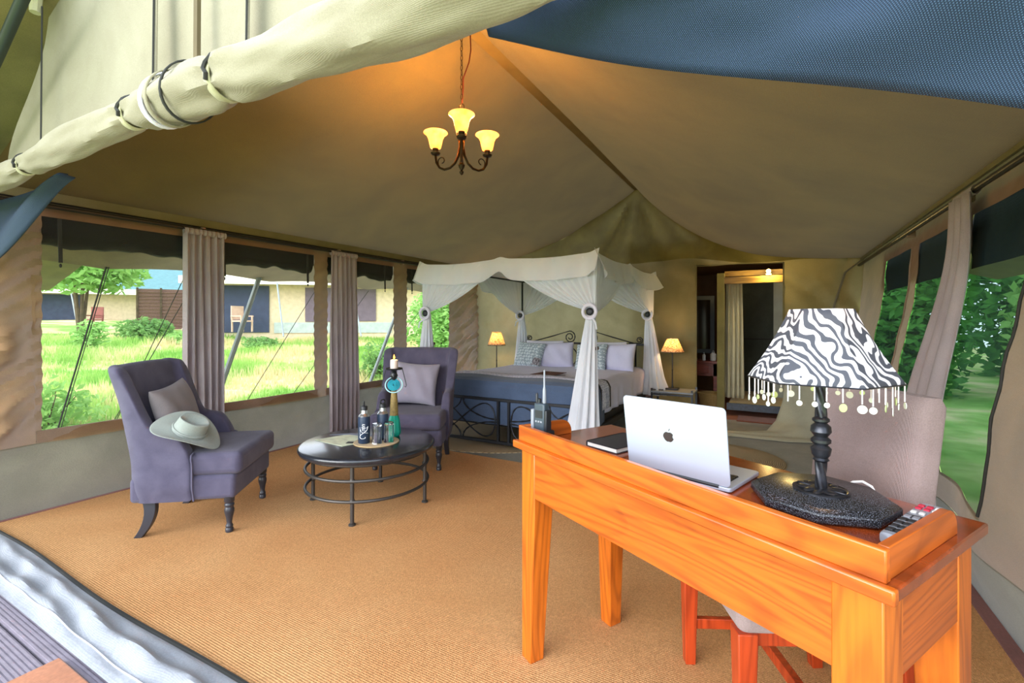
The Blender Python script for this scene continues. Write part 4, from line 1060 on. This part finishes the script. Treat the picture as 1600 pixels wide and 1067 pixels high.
# ------------------------------------------------------------------ chandelier
ch = thing('chandelier', 'bronze three-arm chandelier with glowing amber glass shades hanging from the ridge', 'chandelier', (-1.645, 2.33, 2.13))
MB().lathe([(.001, 0), (.008, .006), (.014, .02), (.006, .03), (.016, .045), (.020, .06), (.012, .075), (.009, .10), (.012, .15), (.018, .19), (.010, .22), (.008, .30), (.012, .34), (.009, .36), (.014, .375), (.006, .39)], 16).build('stem', 'bronze', ch)
base_a = math.atan2(-2.33, 1.645)
for k in range(3):
    a = base_a+k*2*pi/3; c_, s_ = cos(a), sin(a)
    P = lambda r, z: (r*c_, r*s_, z)
    pts = [P(.012, .17), P(.022, .12), P(.045, .08), P(.08, .055), P(.12, .05), P(.155, .065), P(.178, .10), P(.185, .145)]
    ar = MB().tube(pts, .0075, 8).build('arm', 'bronze', ch)
    cur = [P(.140+.028*cos(t_)*(1-.5*i/20), .105+.028*sin(t_)*(1-.5*i/20)) for i, t_ in enumerate([-.6+5.2*i/20 for i in range(21)])]
    MB().tube(cur, .0035, 6).build('curl', 'bronze', ar)
    MB().tube([P(.010, .19), P(.030, .24), P(.036, .30), P(.018, .35), P(.008, .37)], .0045, 6).build('brace', 'bronze', ar)
    z0 = .145
    MB().lathe([(.012, z0), (.026, z0+.006), (.030, z0+.016), (.014, z0+.024), (.020, z0+.034), (.018, z0+.05)], 16, P(.185, 0)).build('cup', 'bronze', ar)
    z1 = z0+.042
    MB().lathe([(.022, z1), (.031, z1+.006), (.037, z1+.03), (.043, z1+.06), (.054, z1+.083), (.074, z1+.10)], 28, P(.185, 0), cap=False).build('glass_shade', 'amber', ch, solid=.003)
    MB().ell(P(.185, z1+.04), (.016, .016, .024), 10, 8).build('bulb', 'bulb', ch)
    pl = bpy.data.lights.new('chandelier_light', 'POINT'); pl.energy = 10; pl.color = (1, .52, .14); pl.shadow_soft_size = .03
    po = bpy.data.objects.new('chandelier_light', pl); COL.objects.link(po); po.parent = ch; po.location = P(.185, z1+.115)
MB().tube([(.018*cos(a*pi/8), 0, .41+.020*sin(a*pi/8)) for a in range(16)], .004, 6, True).build('hook_ring', 'bronze', ch)
for k in range(16):
    o = MB().tube([((.007 if k % 2 else 0)*cos(a*pi/5)+0, (0 if k % 2 else .007)*cos(a*pi/5), .445+.029*k+.017*sin(a*pi/5)) for a in range(10)], .0022, 5, True).build('chain_link', 'bronze', ch)
MB().tube([(.004, .0, .43), (.006, .008, .52), (.012, .0, .58), (.04, .02, .68), (.05, .025, .75), (.048, .02, .90)], .004, 6).build('cable', plain('brown_cable', '#5a241e', .5), ch)

# ------------------------------------------------------------------ writing desk (local: x along the long side, -y towards the entrance)
DL, DW, DZT = 1.17, .495, .803
DLOC, DROT = (-.22, 1.477, .004), -.505
desk = thing('writing_desk', 'orange polished wooden writing desk with a low gallery rail, nearest the entrance', 'desk', DLOC, DROT)
B((0, 0, DZT-.0125), (DL, DW, .025)).build('desktop', 'desk_top', desk, bev=.004)
B((0, -DW/2+.006, DZT-.0125), (DL+.004, .02, .027)).build('desktop_edge', 'desk_x', desk, bev=.004)
def lip(l): # board with a rounded free end
    return [(0, 0), (l, 0)]+[(l-.0+.0*k, 0) for k in range(0)]+[(l-.045+.045*cos(a*pi/12), .012+.045*sin(a*pi/12)) for a in range(7)]+[(0, .057)]
B((0, -DW/2+.022, DZT+.0285), (DL-.03, .02, .057)).build('gallery_rail', 'desk_x', desk, bev=.003)
for sx in (-1, 1):
    mt = Matrix.Translation((sx*(DL/2-.027)-.009, -DW/2+.033, DZT)) @ Matrix(((0, 0, 1, 0), (1, 0, 0, 0), (0, 1, 0, 0), (0, 0, 0, 1)))
    MB().prism(lip(.335 if sx > 0 else .215), .018, mt).build('gallery_end', 'desk_y', desk, bev=.002)
for sy in (-1, 1):
    B((0, sy*(DW/2-.035), DZT-.025-.085), (DL-.14, .022, .17)).build('apron', 'desk_x', desk, bev=.002)
for sx in (-1, 1): B((sx*(DL/2-.035), 0, DZT-.025-.085), (.022, DW-.14, .17)).build('apron', 'desk_y', desk, bev=.002)
def dleg(sx, sy):
    mb = MB(); x, y = sx*(DL/2-.022), sy*(DW/2-.022); W0, W1 = .082, .058; zt = DZT-.026
    vs = []
    for z, w_ in ((0, W1), (.55, W0), (zt, W0)):
        for px, py in ((0, 0), (1, 0), (1, 1), (0, 1)): vs.append((x-sx*px*w_, y-sy*py*w_, z))
    fs = [(0, 1, 2, 3), (8, 9, 10, 11)]
    for j in (0, 4): fs += [(j+k, j+(k+1) % 4, j+4+(k+1) % 4, j+4+k) for k in range(4)]
    return mb.add(vs, fs)
for sx in (-1, 1):
    for sy in (-1, 1): dleg(sx, sy).build('leg', 'desk_z', desk, bev=.003)
def on_desk(u, v, z=0):
    return (DLOC[0]+u*cos(DROT)-v*sin(DROT), DLOC[1]+u*sin(DROT)+v*cos(DROT), DLOC[2]+DZT+.0008+z)

# laptop
lp = thing('laptop', 'open silver laptop standing on the desk with its lid towards the entrance', 'laptop', on_desk(-.112, -.135), DROT+.20)
LW, LD = .300, .208
def rrect(w_, h, r, n=5):
    out = []
    for cx, cy, a0 in ((w_-r, r, -pi/2), (w_-r, h-r, 0), (r, h-r, pi/2), (r, r, pi)):
        out += [(cx+r*cos(a0+pi/2*k/n), cy+r*sin(a0+pi/2*k/n)) for k in range(n+1)]
    return out
MB().prism(rrect(LW, LD, .012), .011, None, .002).build('keyboard_base', 'alu', lp, bev=.002)
kd = MB().prism([(x+.022, y+.018) for x, y in rrect(LW-.044, .098, .004)], .0006, None, .0128).build('keyboard_deck', 'keys', lp)
kmb = MB()
for r in range(6):
    for c in range(14): kmb.box((.033+c*.018, .026+r*.0165, .0142), (.0155, .0135 if r else .007, .0014))
k_ = kmb.build('keys', 'black_plastic', kd, smooth=False); k_['kind'] = 'stuff'
MB().prism([(x+.095, y+.128) for x, y in rrect(.11, .068, .004)], .0004, None, .0128).build('trackpad', 'alu', lp)
LT = Matrix.Translation((0, .004, .014)) @ Matrix.Rotation(radians(90+9), 4, 'X')
lid = MB().prism(rrect(LW, .212, .012), .005, LT, -.0025).build('lid', 'alu', lp, bev=.0015)
MB().prism([(x+.004, y+.006) for x, y in rrect(LW-.008, .202, .010)], .0006, LT, -.0032).build('screen', 'screen', lid)
MB().tube([(.03, .004, .012), (LW-.03, .004, .012)], .006, 8).build('hinge', 'black_plastic', lid)
# fruit emblem on the lid: bitten body and leaf
def emblem():
    pts = []
    for i in range(60):
        a = 2*pi*i/60; r = 1.0
        x, y = cos(a)*.98, sin(a)*.92
        y += -.14*exp(-((a-pi/2)/.30)**2)+.10*exp(-((a-3*pi/2)/.22)**2)
        if y < 0: x *= 1-.16*(-y)
        dx, dy = x-1.22, y-.14; d = sqrt(dx*dx+dy*dy)
        if d < .50: x, y = 1.22+dx/d*.50, .14+dy/d*.50
        pts.append((x, y))
    leaf = []
    for i in range(20):
        t_ = i/19; leaf.append((.02+.34*t_, 1.0+.50*t_**1.0-.10*sin(pi*t_)))
    for i in range(1, 19):
        t_ = 1-i/19; leaf.append((.02+.34*t_, 1.0+.50*t_+.13*sin(pi*t_)))
    return pts, leaf
em, lf = emblem(); s_ = .0165
mb = MB()
for poly in (em, lf): mb.prism([(LW/2-.012+x*s_, .108+y*s_) for x, y in poly], .0006, LT, .0024)
mb.build('fruit_emblem', plain('dark_mirror_emblem', '#4f4b4c', .2, metal=.6), lid, smooth=False)

# notebook, radio, remote, lamp
nb = thing('notebook', 'closed black notebook with white page edges lying on the desk left of the laptop', 'notebook', on_desk(-.375, -.077), DROT+.10)
MB().prism(rrect(.140, .205, .006), .0025, None, .0).build('cover', 'leather', nb); MB().prism(rrect(.140, .205, .006), .0025, None, .0155).build('cover', 'leather', nb)
B((.069, .1025, .009), (.134, .198, .013)).build('pages', 'paper', nb, smooth=False)
B((.10, .165, .0183), (.03, .035, .0006)).build('sticker', 'paper', nb, smooth=False); B((.003, .1025, .009), (.006, .2, .018)).build('spine', 'leather', nb)
rd = thing('two_way_radio', 'dark two-way radio with long pale aerial standing in its charger at the left desk end', 'radio', on_desk(-.515, -.17), DROT+.25)
MB().prism([(x-.042, y-.032) for x, y in rrect(.084, .064, .012)], .040, None, 0).build('charger', 'black_plastic', rd, bev=.004)
B((0, 0, .085), (.050, .030, .11)).build('body', 'dark_green_plastic', rd, bev=.006)
B((-.033, .0, .075), (.014, .034, .08)).build('clip', 'grey_plastic', rd, bev=.004); B((.032, -.003, .075), (.012, .030, .085)).build('side_grip', 'black_plastic', rd, bev=.003)
B((0, -.0155, .10), (.034, .002, .028)).build('speaker_panel', 'black_plastic', rd)
for k in range(3): B((-.012+.012*k, -.0165, .073), (.008, .003, .006)).build('button', 'grey_plastic', rd)
MB().lathe([(.006, .14), (.0075, .145), (.0065, .19), (.004, .20), (.0035, .262), (.001, .264)], 12, (.014, 0, 0)).build('aerial', 'grey_plastic', rd)
MB().lathe([(.007, .14), (.007, .153), (.004, .155)], 12, (-.010, 0, 0)).lathe([(.005, .14), (.005, .17), (.002, .175)], 10, (-.022, 0, 0)).build('knob', 'black_plastic', rd)

rm = thing('remote_control', 'grey remote control with black and red keys lying against the right gallery end', 'remote control', on_desk(.515, .065), DROT+.06)
def rmsec(u, v):
    y = -.135+.27*u; a = 2*pi*v; w_ = .026*(1-.10*sm(.0, .5, abs(u-.5)*2)*0); w_ *= 1-.35*(1-sqrt(max(0, 1-max(0, (abs(u-.5)*2-.9)/.1)**2)))
    e = 1 if 0 < u < 1 else .2
    return (w_*e*math.copysign(abs(cos(a))**.35, cos(a)), y, .012+.0115*e*math.copysign(abs(sin(a))**.5, sin(a)))
MB().grid(rmsec, 40, 24).build('body', 'grey_plastic', rm)
B((0, -.045, .0236), (.043, .135, .0012)).build('key_panel', 'black_plastic', rm)
for r in range(5):
    for c in range(3): B((-.0145+.0145*c, -.10+.026*r, .0248), (.0115, .017, .003)).build('key', 'black_plastic' if r < 4 else 'grey_plastic', rm, bev=.001)
    if r < 4: B((0, -.087+.026*r, .0244), (.043, .003, .0014)).build('divider', 'grey_plastic', rm)
for c in range(3): B((-.0145+.0145*c, .045, .0245), (.010, .012, .004)).build('key', 'white_plastic', rm, bev=.001)
for r in range(2):
    for c in range(3): B((-.0145+.0145*c, .080+.022*r, .0245), (.011, .014, .004)).build('key', 'red_plastic' if c < 2 else 'white_plastic', rm, bev=.001)

tl = thing('table_lamp', 'table lamp with zebra print shade, beaded fringe and black stone base on the desk', 'lamp', on_desk(.335, .055), DROT)
octo = [(.155*cos(radians(d_+22.5))*1.0, .150*sin(radians(d_+22.5))) for d_ in range(0, 360, 45)]
mb = MB(); n = 8
ring_ = lambda k, z: [(x*k, y*k, z) for x, y in octo]
vs = ring_(.95, 0)+ring_(1, .006)+ring_(1, .022)+ring_(.91, .032)+ring_(.89, .033)
mb.add(vs, [tuple(range(8))[::-1], tuple(range(32, 40))]+[(j*8+k, j*8+(k+1) % 8, j*8+8+(k+1) % 8, j*8+8+k) for j in range(4) for k in range(8)])
mb.build('stone_base', 'granite', tl, bev=.003)
MB().lathe([(.060, .033), (.060, .036), (.055, .038), (.050, .036), (.02, .040), (.001, .040)], 32, cap=False).build('rosette', 'lamp_iron', tl)
mb = MB()
for k in range(10):
    a = 2*pi*k/10; mb.ell((.036*cos(a), .036*sin(a), .038), (.015*abs(cos(a))+.005, .015*abs(sin(a))+.005, .004), 8, 6)
mb.build('rosette_petals', 'lamp_iron', tl)
HZ = .30
def tw(u, v, z0, z1, r):
    z = z0+(z1-z0)*v; a = 2*pi*u; return (r*(1+.16*cos(4*a+z*110))*cos(a), r*(1+.16*cos(4*a+z*110))*sin(a), z)
MB().grid(lambda u, v: tw(u, v, .038, .105, .0115), 32, 24, cu=True).build('twisted_stem', 'lamp_iron', tl); mb = MB(); mb.grid(lambda u, v: tw(u, v, .205, .33, .0115), 32, 30, cu=True)
mb.build('twisted_stem', 'lamp_iron', tl)
MB().lathe([(.010, .10), (.018, .107), (.0145, .112), (.020, .120), (.0225, .135), (.014, .143), (.0215, .150), (.0215, .156), (.014, .163), (.0225, .175), (.021, .188), (.0125, .196), (.0185, .201), (.0185, .206), (.011, .212)], 24).build('turned_knops', 'lamp_iron', tl)
SZ0, SZ1, R0, R1 = .300, .470, .160, .066
hexa = [radians(d_) for d_ in range(0, 360, 60)]
view_off = radians(-90-66+28.8-29)
def hexr(a, R):
    k = ((a-view_off) % (pi/3))-pi/6; return R*cos(pi/6)/cos(k)
def shd(u, v):
    a = view_off+2*pi*u; r = R0+(R1-R0)*v+.006*sin(pi*v)*-1; r = hexr(a, r)
    return (r*cos(a), r*sin(a), SZ0+(SZ1-SZ0)*v)
shade = MB().grid(shd, 60, 10, cu=True).build('shade', 'zebra', tl, solid=.002, angle=25)
hexp = lambda R, z: [(hexr(view_off+2*pi*i/60, R)*cos(view_off+2*pi*i/60), hexr(view_off+2*pi*i/60, R)*sin(view_off+2*pi*i/60), z) for i in range(60)]
MB().tube(hexp(R0, SZ0), .0018, 5, True).build('trim', 'lamp_iron', shade); MB().tube(hexp(R1, SZ1), .0018, 5, True).build('trim', 'zebra', shade)
MB().tube([(-R1*.85, 0, SZ1-.004), (R1*.85, 0, SZ1-.004)], .0015, 5).tube([(0, -R1*.85, SZ1-.004), (0, R1*.85, SZ1-.004)], .0015, 5).build('spider', 'lamp_iron', shade)
MB().lathe([(.012, .33), (.012, .37), (.016, .375), (.028, .41), (.028, .425), (.015, .44), (.001, .445)], 16).build('bulb', 'bottle_white', tl)
pl = bpy.data.lights.new('lamp_light', 'POINT'); pl.energy = 1.2; pl.color = (1, .6, .3); pl.shadow_soft_size = .03
po = bpy.data.objects.new('lamp_light', pl); COL.objects.link(po); po.parent = tl; po.location = (0, 0, .46)
rr = random.Random(5)
for k in range(34):
    a = view_off+2*pi*(k+.3*rr.random())/34; r = hexr(a, R0)-.001; L = rr.choice((.034, .040, .048)); x, y = r*cos(a), r*sin(a)
    mb = MB(); nb_ = int(L/.0032)
    mb.tube([(x, y, SZ0-i*.0016) for i in range(2*nb_+1)], [.0017 if i % 2 else .0010 for i in range(2*nb_+1)], 6)
    st = mb.build('bead_string', 'bead', shade)
    if k % 7 != 6:
        R = rr.choice((.006, .0075, .009)); ph = a+rr.uniform(-.5, .5)
        mt = Matrix.Translation((x, y, SZ0-L-R)) @ Matrix.Rotation(ph, 4, 'Z') @ Matrix.Rotation(pi/2, 4, 'Y')
        MB().prism([(R*cos(i*pi/7), R*sin(i*pi/7)) for i in range(14)], .0015, mt).build('shell_disc', 'shell_green' if k % 4 == 2 else 'shell_disc', st, smooth=False)
tag(MB().tube([on_desk(*p) for p in ((.315, .235, .004), (.33, .238, .018), (.35, .24, .024), (.372, .235, .018), (.385, .225, .004), (.38, .20, .004))], .0035, 8).build('white_cable', 'white_plastic'), 'short loop of white lamp cable behind the stone lamp base', 'cable')

# desk chair (local: +x is the way it faces)
dc = thing('desk_chair', 'high-backed pinkish grey linen chair with red wood legs pushed under the desk', 'chair', (.030, 1.725, .004), radians(206.8))
mb = MB(); mb.box((.0, 0, .445), (.50, .50, .085)); mb.build('seat', 'seat_fabric', dc, bev=.03, seg=4)
def bk(u, v):
    # rounded slab, leaning back
    a = 2*pi*u; w_, d_ = .232*(1-.05*(1-v)), .045
    cx, cy = math.copysign(abs(cos(a))**.28, cos(a)), math.copysign(abs(sin(a))**.5, sin(a))
    z = .40+.64*v; k = 1
    if v > .94: k = sqrt(max(0, 1-((v-.94)/.06)**2))*.55+.45
    return (-.215-.055*(v**1.3)+d_*cy*k-.01*(cos(a)**2), w_*cx*(1-.03*(1-k)), z)
mb = MB().grid(bk, 48, 26, cu=True); mb.add([bk(i/48, 1) for i in range(48)], [tuple(range(48))]); mb.add([bk(i/48, 0) for i in range(48)], [tuple(range(48))[::-1]])
mb.build('backrest', 'seat_fabric', dc)
for sx in (-1, 1):
    for sy in (-1, 1):
        o = B((0, 0, .205), (.036, .036, .41), top=(1.5, 1.5)).build('leg', 'red_wood', dc, bev=.003); o.location = (sx*.225, sy*.222, 0)
        if sx < 0: o.rotation_euler.y = .06
for sy in (-1, 1): B((0, sy*.222, .145), (.43, .022, .036)).build('side_stretcher', 'red_wood', dc, bev=.002)
B((0, 0, .145), (.026, .43, .036)).build('cross_stretcher', 'red_wood', dc, bev=.002)
for sy in (-1, 1): B((0, sy*.215, .39), (.44, .03, .04)).build('seat_rail', 'red_wood', dc)

# ------------------------------------------------------------------ outside
def gz(x, y):
    d = max(0, sqrt((x+4.3)**2+max(0, y-6)**2*.8+max(0, -y)**2*.2)) if x < -4.3 else 0
    return -.34+.058*d+.10*sin(x*.7+y*.4)*sm(0, 4, d)*.6
def gr(u, v):
    x = -60+56.2*u**.7; y = -12+62*v; return (x, y, gz(x, y))
struct(MB().grid(gr, 60, 60).build('ground', 'meadow', weld=False), 'sloping meadow beyond the left windows')
struct(MB().grid(lambda u, v: (.95+20*u, -6+40*v, -.34+.9*u*u), 20, 20).build('ground_right', 'meadow', weld=False))
struct(MB().grid(lambda u, v: (-60+100*u, -30+29.4*v, -.40), 10, 10).build('ground_front', 'meadow', weld=False))
r = random.Random(3)
def blades(name, n, reg, h0, h1, w_, label, mat_='blades'):
    V = []; F = []
    k = 0
    while k < n:
        d = 1+16*r.random()**1.4; x = -4.35-d; y = r.uniform(-.5+d*.1, 8+d*1.0)
        # keep to what can be seen through the windows
        cxr = x*(-cos(.508)*0+1)
        z = gz(x, y); 
        for q in range(3):
            a = r.uniform(0, 2*pi); h = r.uniform(h0, h1)*(1+.6*sin(x*1.3)*sin(y*.9)); bx, by = r.uniform(-.3, .3)*h, r.uniform(-.3, .3)*h
            px, py = x+r.uniform(-.06, .06), y+r.uniform(-.06, .06); o = len(V); ww = w_*(1+d*.06)
            V += [(px-ww*cos(a), py-ww*sin(a), z-.02), (px+ww*cos(a), py+ww*sin(a), z-.02), (px+bx*.5+ww*.6*cos(a), py+by*.5+ww*.6*sin(a), z+h*.6), (px+bx, py+by, z+h)]
            F += [(o, o+1, o+2, o+3)]
        k += 1
    o = MB(); o.v = V; o.f = F; o = o.build(name, mat_, weld=False); tag(o, label, 'grass', kind='stuff'); return o
blades('meadow_grass', 34000, None, .06, .22, .007, 'bright green and straw-coloured meadow grass beyond the left windows')
def leaves_at(mb, c, rad, n, size, rnd):
    for _ in range(n):
        while True:
            p = Vector((rnd.uniform(-1, 1), rnd.uniform(-1, 1), rnd.uniform(-1, 1)))
            if .25 < p.length < 1: break
        p = Vector((c[0]+p.x*rad[0], c[1]+p.y*rad[1], c[2]+p.z*rad[2]))
        d1 = Vector((rnd.gauss(0, 1), rnd.gauss(0, 1), rnd.gauss(0, .6))).normalized(); d2 = d1.cross(Vector((rnd.gauss(0, 1), rnd.gauss(0, 1), rnd.gauss(0, 1)))).normalized()
        s = size*rnd.uniform(.6, 1.3)
        mb.add([p-d1*s, p+d2*s*.45, p+d1*s, p-d2*s*.45], [(0, 1, 2, 3)])
def bush(name, label, x, y, rx, ry, h, n, size, mat_='leaf', seed=1, trunk=0, cat='bush', g='shrubs in the meadow'):
    rnd = random.Random(seed); z = gz(x, y) if x < 0 else -.3
    t = thing(name, label, cat, (x, y, z), group=g)
    mb = MB(); k = 7; sk = min(1, rx)*.6
    for i in range(k):
        a = i*2.4; q = .55*sqrt((i+.5)/k)
        leaves_at(mb, (q*rx*cos(a), q*ry*sin(a), trunk+h*(.42+.22*rnd.uniform(-1, 1))), (rx*.55, ry*.55, h*.40), n//k, size, rnd)
    mb.build('foliage', mat_, t, weld=False)
    tb = MB()
    for i in range(5):
        a = i*1.3; tb.tube([(.03*cos(a), .03*sin(a), -.05), (.25*rx*cos(a)*.5, .25*ry*sin(a)*.5, trunk+h*.3), (.5*rx*cos(a), .5*ry*sin(a), trunk+h*.7)], [(.05+.04*trunk)*sk, (.03+.02*trunk)*sk, .012*sk], 6)
    tb.build('stems', 'bark', t); return t
bush('tree', 'pale green tree over the neighbouring tent in the front left window', -23.8, 7.9, 2.3, 2.3, 2.2, 3800, .17, 'leaf_pale', 2, 1.9, 'tree', 'trees beyond the tents')
bush('tree', 'tall green thicket filling the fourth left window behind the net', -8.95, 11.8, 1.25, 1.5, 2.9, 6000, .085, 'leaf_pale', 3, 0, 'tree', 'trees beyond the tents')
bush('shrub', 'leafy shrub before the wall in the third left window', -8.1, 8.1, .48, .48, 1.0, 1100, .055, 'leaf', 4)
bush('shrub', 'low shrub at the foot of the pale wall in the front left window', -20.0, 8.4, 1.1, 1.0, .9, 1500, .09, 'leaf', 5)
bush('shrub', 'yellow-green weed clump before the dark doorway in the front left window', -17.5, 6.0, .5, .5, .9, 600, .08, 'leaf_pale', 6)
bush('shrub', 'low weeds before the reed screen in the front left window', -18.2, 8.9, .8, .6, .5, 700, .08, 'leaf_pale', 7)
bush('shrub', 'bright low plant close below the front left window', -7.4, 2.15, .55, .6, .75, 900, .055, 'leaf_pale', 8)
bush('shrub', 'weed clump under the veranda chair in the second left window', -15.4, 9.9, .8, .7, .5, 800, .07, 'leaf', 9)
bush('tree', 'bright green tree beyond the nearest dark right window', 5.6, 13.2, 1.6, 2.0, 3.6, 5000, .13, 'leaf_pale', 10, 0, 'tree', 'trees on the right side')
bush('tree', 'dark green tree beyond the two narrow right windows', 2.45, 13.8, 1.25, 2.0, 4.6, 6000, .13, 'leaf_dark', 11, .0, 'tree', 'trees on the right side')
bush('tree', 'broad dark tree farthest back beyond the nearest dark right window', 7.0, 18.5, 2.9, 2.2, 6.0, 6000, .18, 'leaf_dark', 13, .0, 'tree', 'trees on the right side')
bush('tree', 'dark leafy tree at the far right beyond the nearest dark window', 9.4, 13.0, 1.9, 2.2, 4.8, 5000, .15, 'leaf_dark', 12, .0, 'tree', 'trees on the right side')

# neighbouring tents: local x along the front, -y towards us
def neighbour(name, label, c, rz, L, D, hw, hr, roofmat, parts):
    t = thing(name, label, 'tent', (*c, .86), rz, group='neighbouring canvas tents')
    B((0, D/2, hw/2-.3), (L, D, hw+.6)).build('wall', 'neighbour_wall', t, smooth=False)
    mb = MB().add([(-L/2-.7, -.9, hw-.12), (L/2+.7, -.9, hw-.12), (L/2+.7, D/2, hw+hr), (-L/2-.7, D/2, hw+hr), (L/2+.7, D+.9, hw-.12), (-L/2-.7, D+.9, hw-.12),
                   (-L/2-.7, -.9, hw-.07), (L/2+.7, -.9, hw-.07), (L/2+.7, D/2, hw+hr+.06), (-L/2-.7, D/2, hw+hr+.06), (L/2+.7, D+.9, hw-.07), (-L/2-.7, D+.9, hw-.07)],
                  [(0, 1, 2, 3), (3, 2, 4, 5), (9, 8, 7, 6), (11, 10, 8, 9), (0, 6, 7, 1), (1, 7, 8, 2), (2, 8, 10, 4), (4, 10, 11, 5), (5, 11, 9, 3), (3, 9, 6, 0)])
    rf_ = mb.build('roof', roofmat, t, smooth=False)
    B((0, -.92, hw-.02), (L+1.4, .05, .30)).build('fly_edge', 'neighbour_trim', rf_, smooth=False)
    for kind, x, z, w_, h, mt in parts:
        B((x, -.02, z), (w_, .06, h)).build(kind, mt, t, smooth=False)
    for x in (-L/2-.3, -L/6, L/6, L/2+.3):
        MB().tube([(x, -.95, hw-.1), (x+.5, -1.9, -.2)], .03, 6).build('prop', 'pole', t)
    return t
dirA = .42
neighbour('neighbour_tent', 'far tent with a green roof and dark doorway in the front left window', (-31.6, 12.2), radians(60), 11.0, 6, 2.0, 1.6, 'neighbour_roof',
          [('doorway', -2.6, .85, 1.9, 1.9, 'neighbour_dark'), ('gauze_window', -4.8, 1.1, 1.2, 1.1, 'neighbour_mauve')])
neighbour('neighbour_tent', 'cream tent with a dark open front and two mauve windows in the second left window', (-17.0, 13.6), radians(40), 8.6, 5, 2.05, 1.5, 'neighbour_trim',
          [('gauze_front', -3.15, .9, 2.3, 1.95, 'neighbour_dark'), ('gauze_window', .05, 1.1, 1.25, 1.45, 'neighbour_mauve'), ('gauze_window', 1.75, 1.1, 1.15, 1.4, 'neighbour_mauve'), ('skirt', .6, .12, 4.8, .45, 'neighbour_roof_pale')])
neighbour('neighbour_tent', 'distant cream tent with a small dark window in the third left window', (-20.2, 23.2), radians(22), 8.0, 5, 2.0, 1.4, 'neighbour_trim',
          [('gauze_window', .55, 1.15, 1.3, 1.1, 'neighbour_mauve')])
t = thing('reed_screen', 'brown reed screen fence beside the pale wall in the front left window', 'fence', (-24.6, 12.0, .8), radians(60))
B((0, 0, .95), (3.6, .06, 2.0)).build('panel', 'reed', t, smooth=False)
for k in range(5): B((-1.75+.875*k, -.04, .95), (.08, .08, 2.1)).build('post', 'bark', t, smooth=False)
for k in range(12): B((0, -.045, .1+.155*k), (3.5, .03, .05)).build('reed_band', 'reed', t, smooth=False)
def vchair(x, y, z, rz, label, mt):
    t = thing('veranda_chair', label, 'chair', (x, y, z), rz, group='chairs outside the neighbouring tents')
    B((0, 0, .42), (.55, .55, .06)).build('seat', mt, t); B((0, .26, .75), (.55, .05, .55)).build('backrest', mt, t)
    for sx in (-1, 1):
        B((sx*.27, 0, .62), (.05, .55, .05)).build('armrest', mt, t)
        for sy in (-1, 1): B((sx*.25, sy*.24, .3), (.05, .05, .62)).build('leg', mt, t)
tan = plain('pale_chair_wood', '#c9aa90', .7); red = plain('red_brown_chair', '#8a4a40', .7)
vchair(-18.6, 11.2, .84, radians(100), 'pale wooden chair on the veranda in the second left window', tan)
vchair(-27.6, 9.6, .9, radians(30), 'red-brown chair before the dark doorway in the front left window', red)
for k, (x, y) in enumerate(((-21.8, 11.0), (-21.3, 11.4))):
    o = MB().ell((0, 0, .12), (.55, .4, .22), 9, 6).build('boulder', 'stone', smooth=False); o.location = (x, y, gz(x, y)); tag(o, ['pale boulder in the grass before the reed screen', 'second boulder right of the first before the reed screen'][k], 'rock', 'boulders in the meadow')
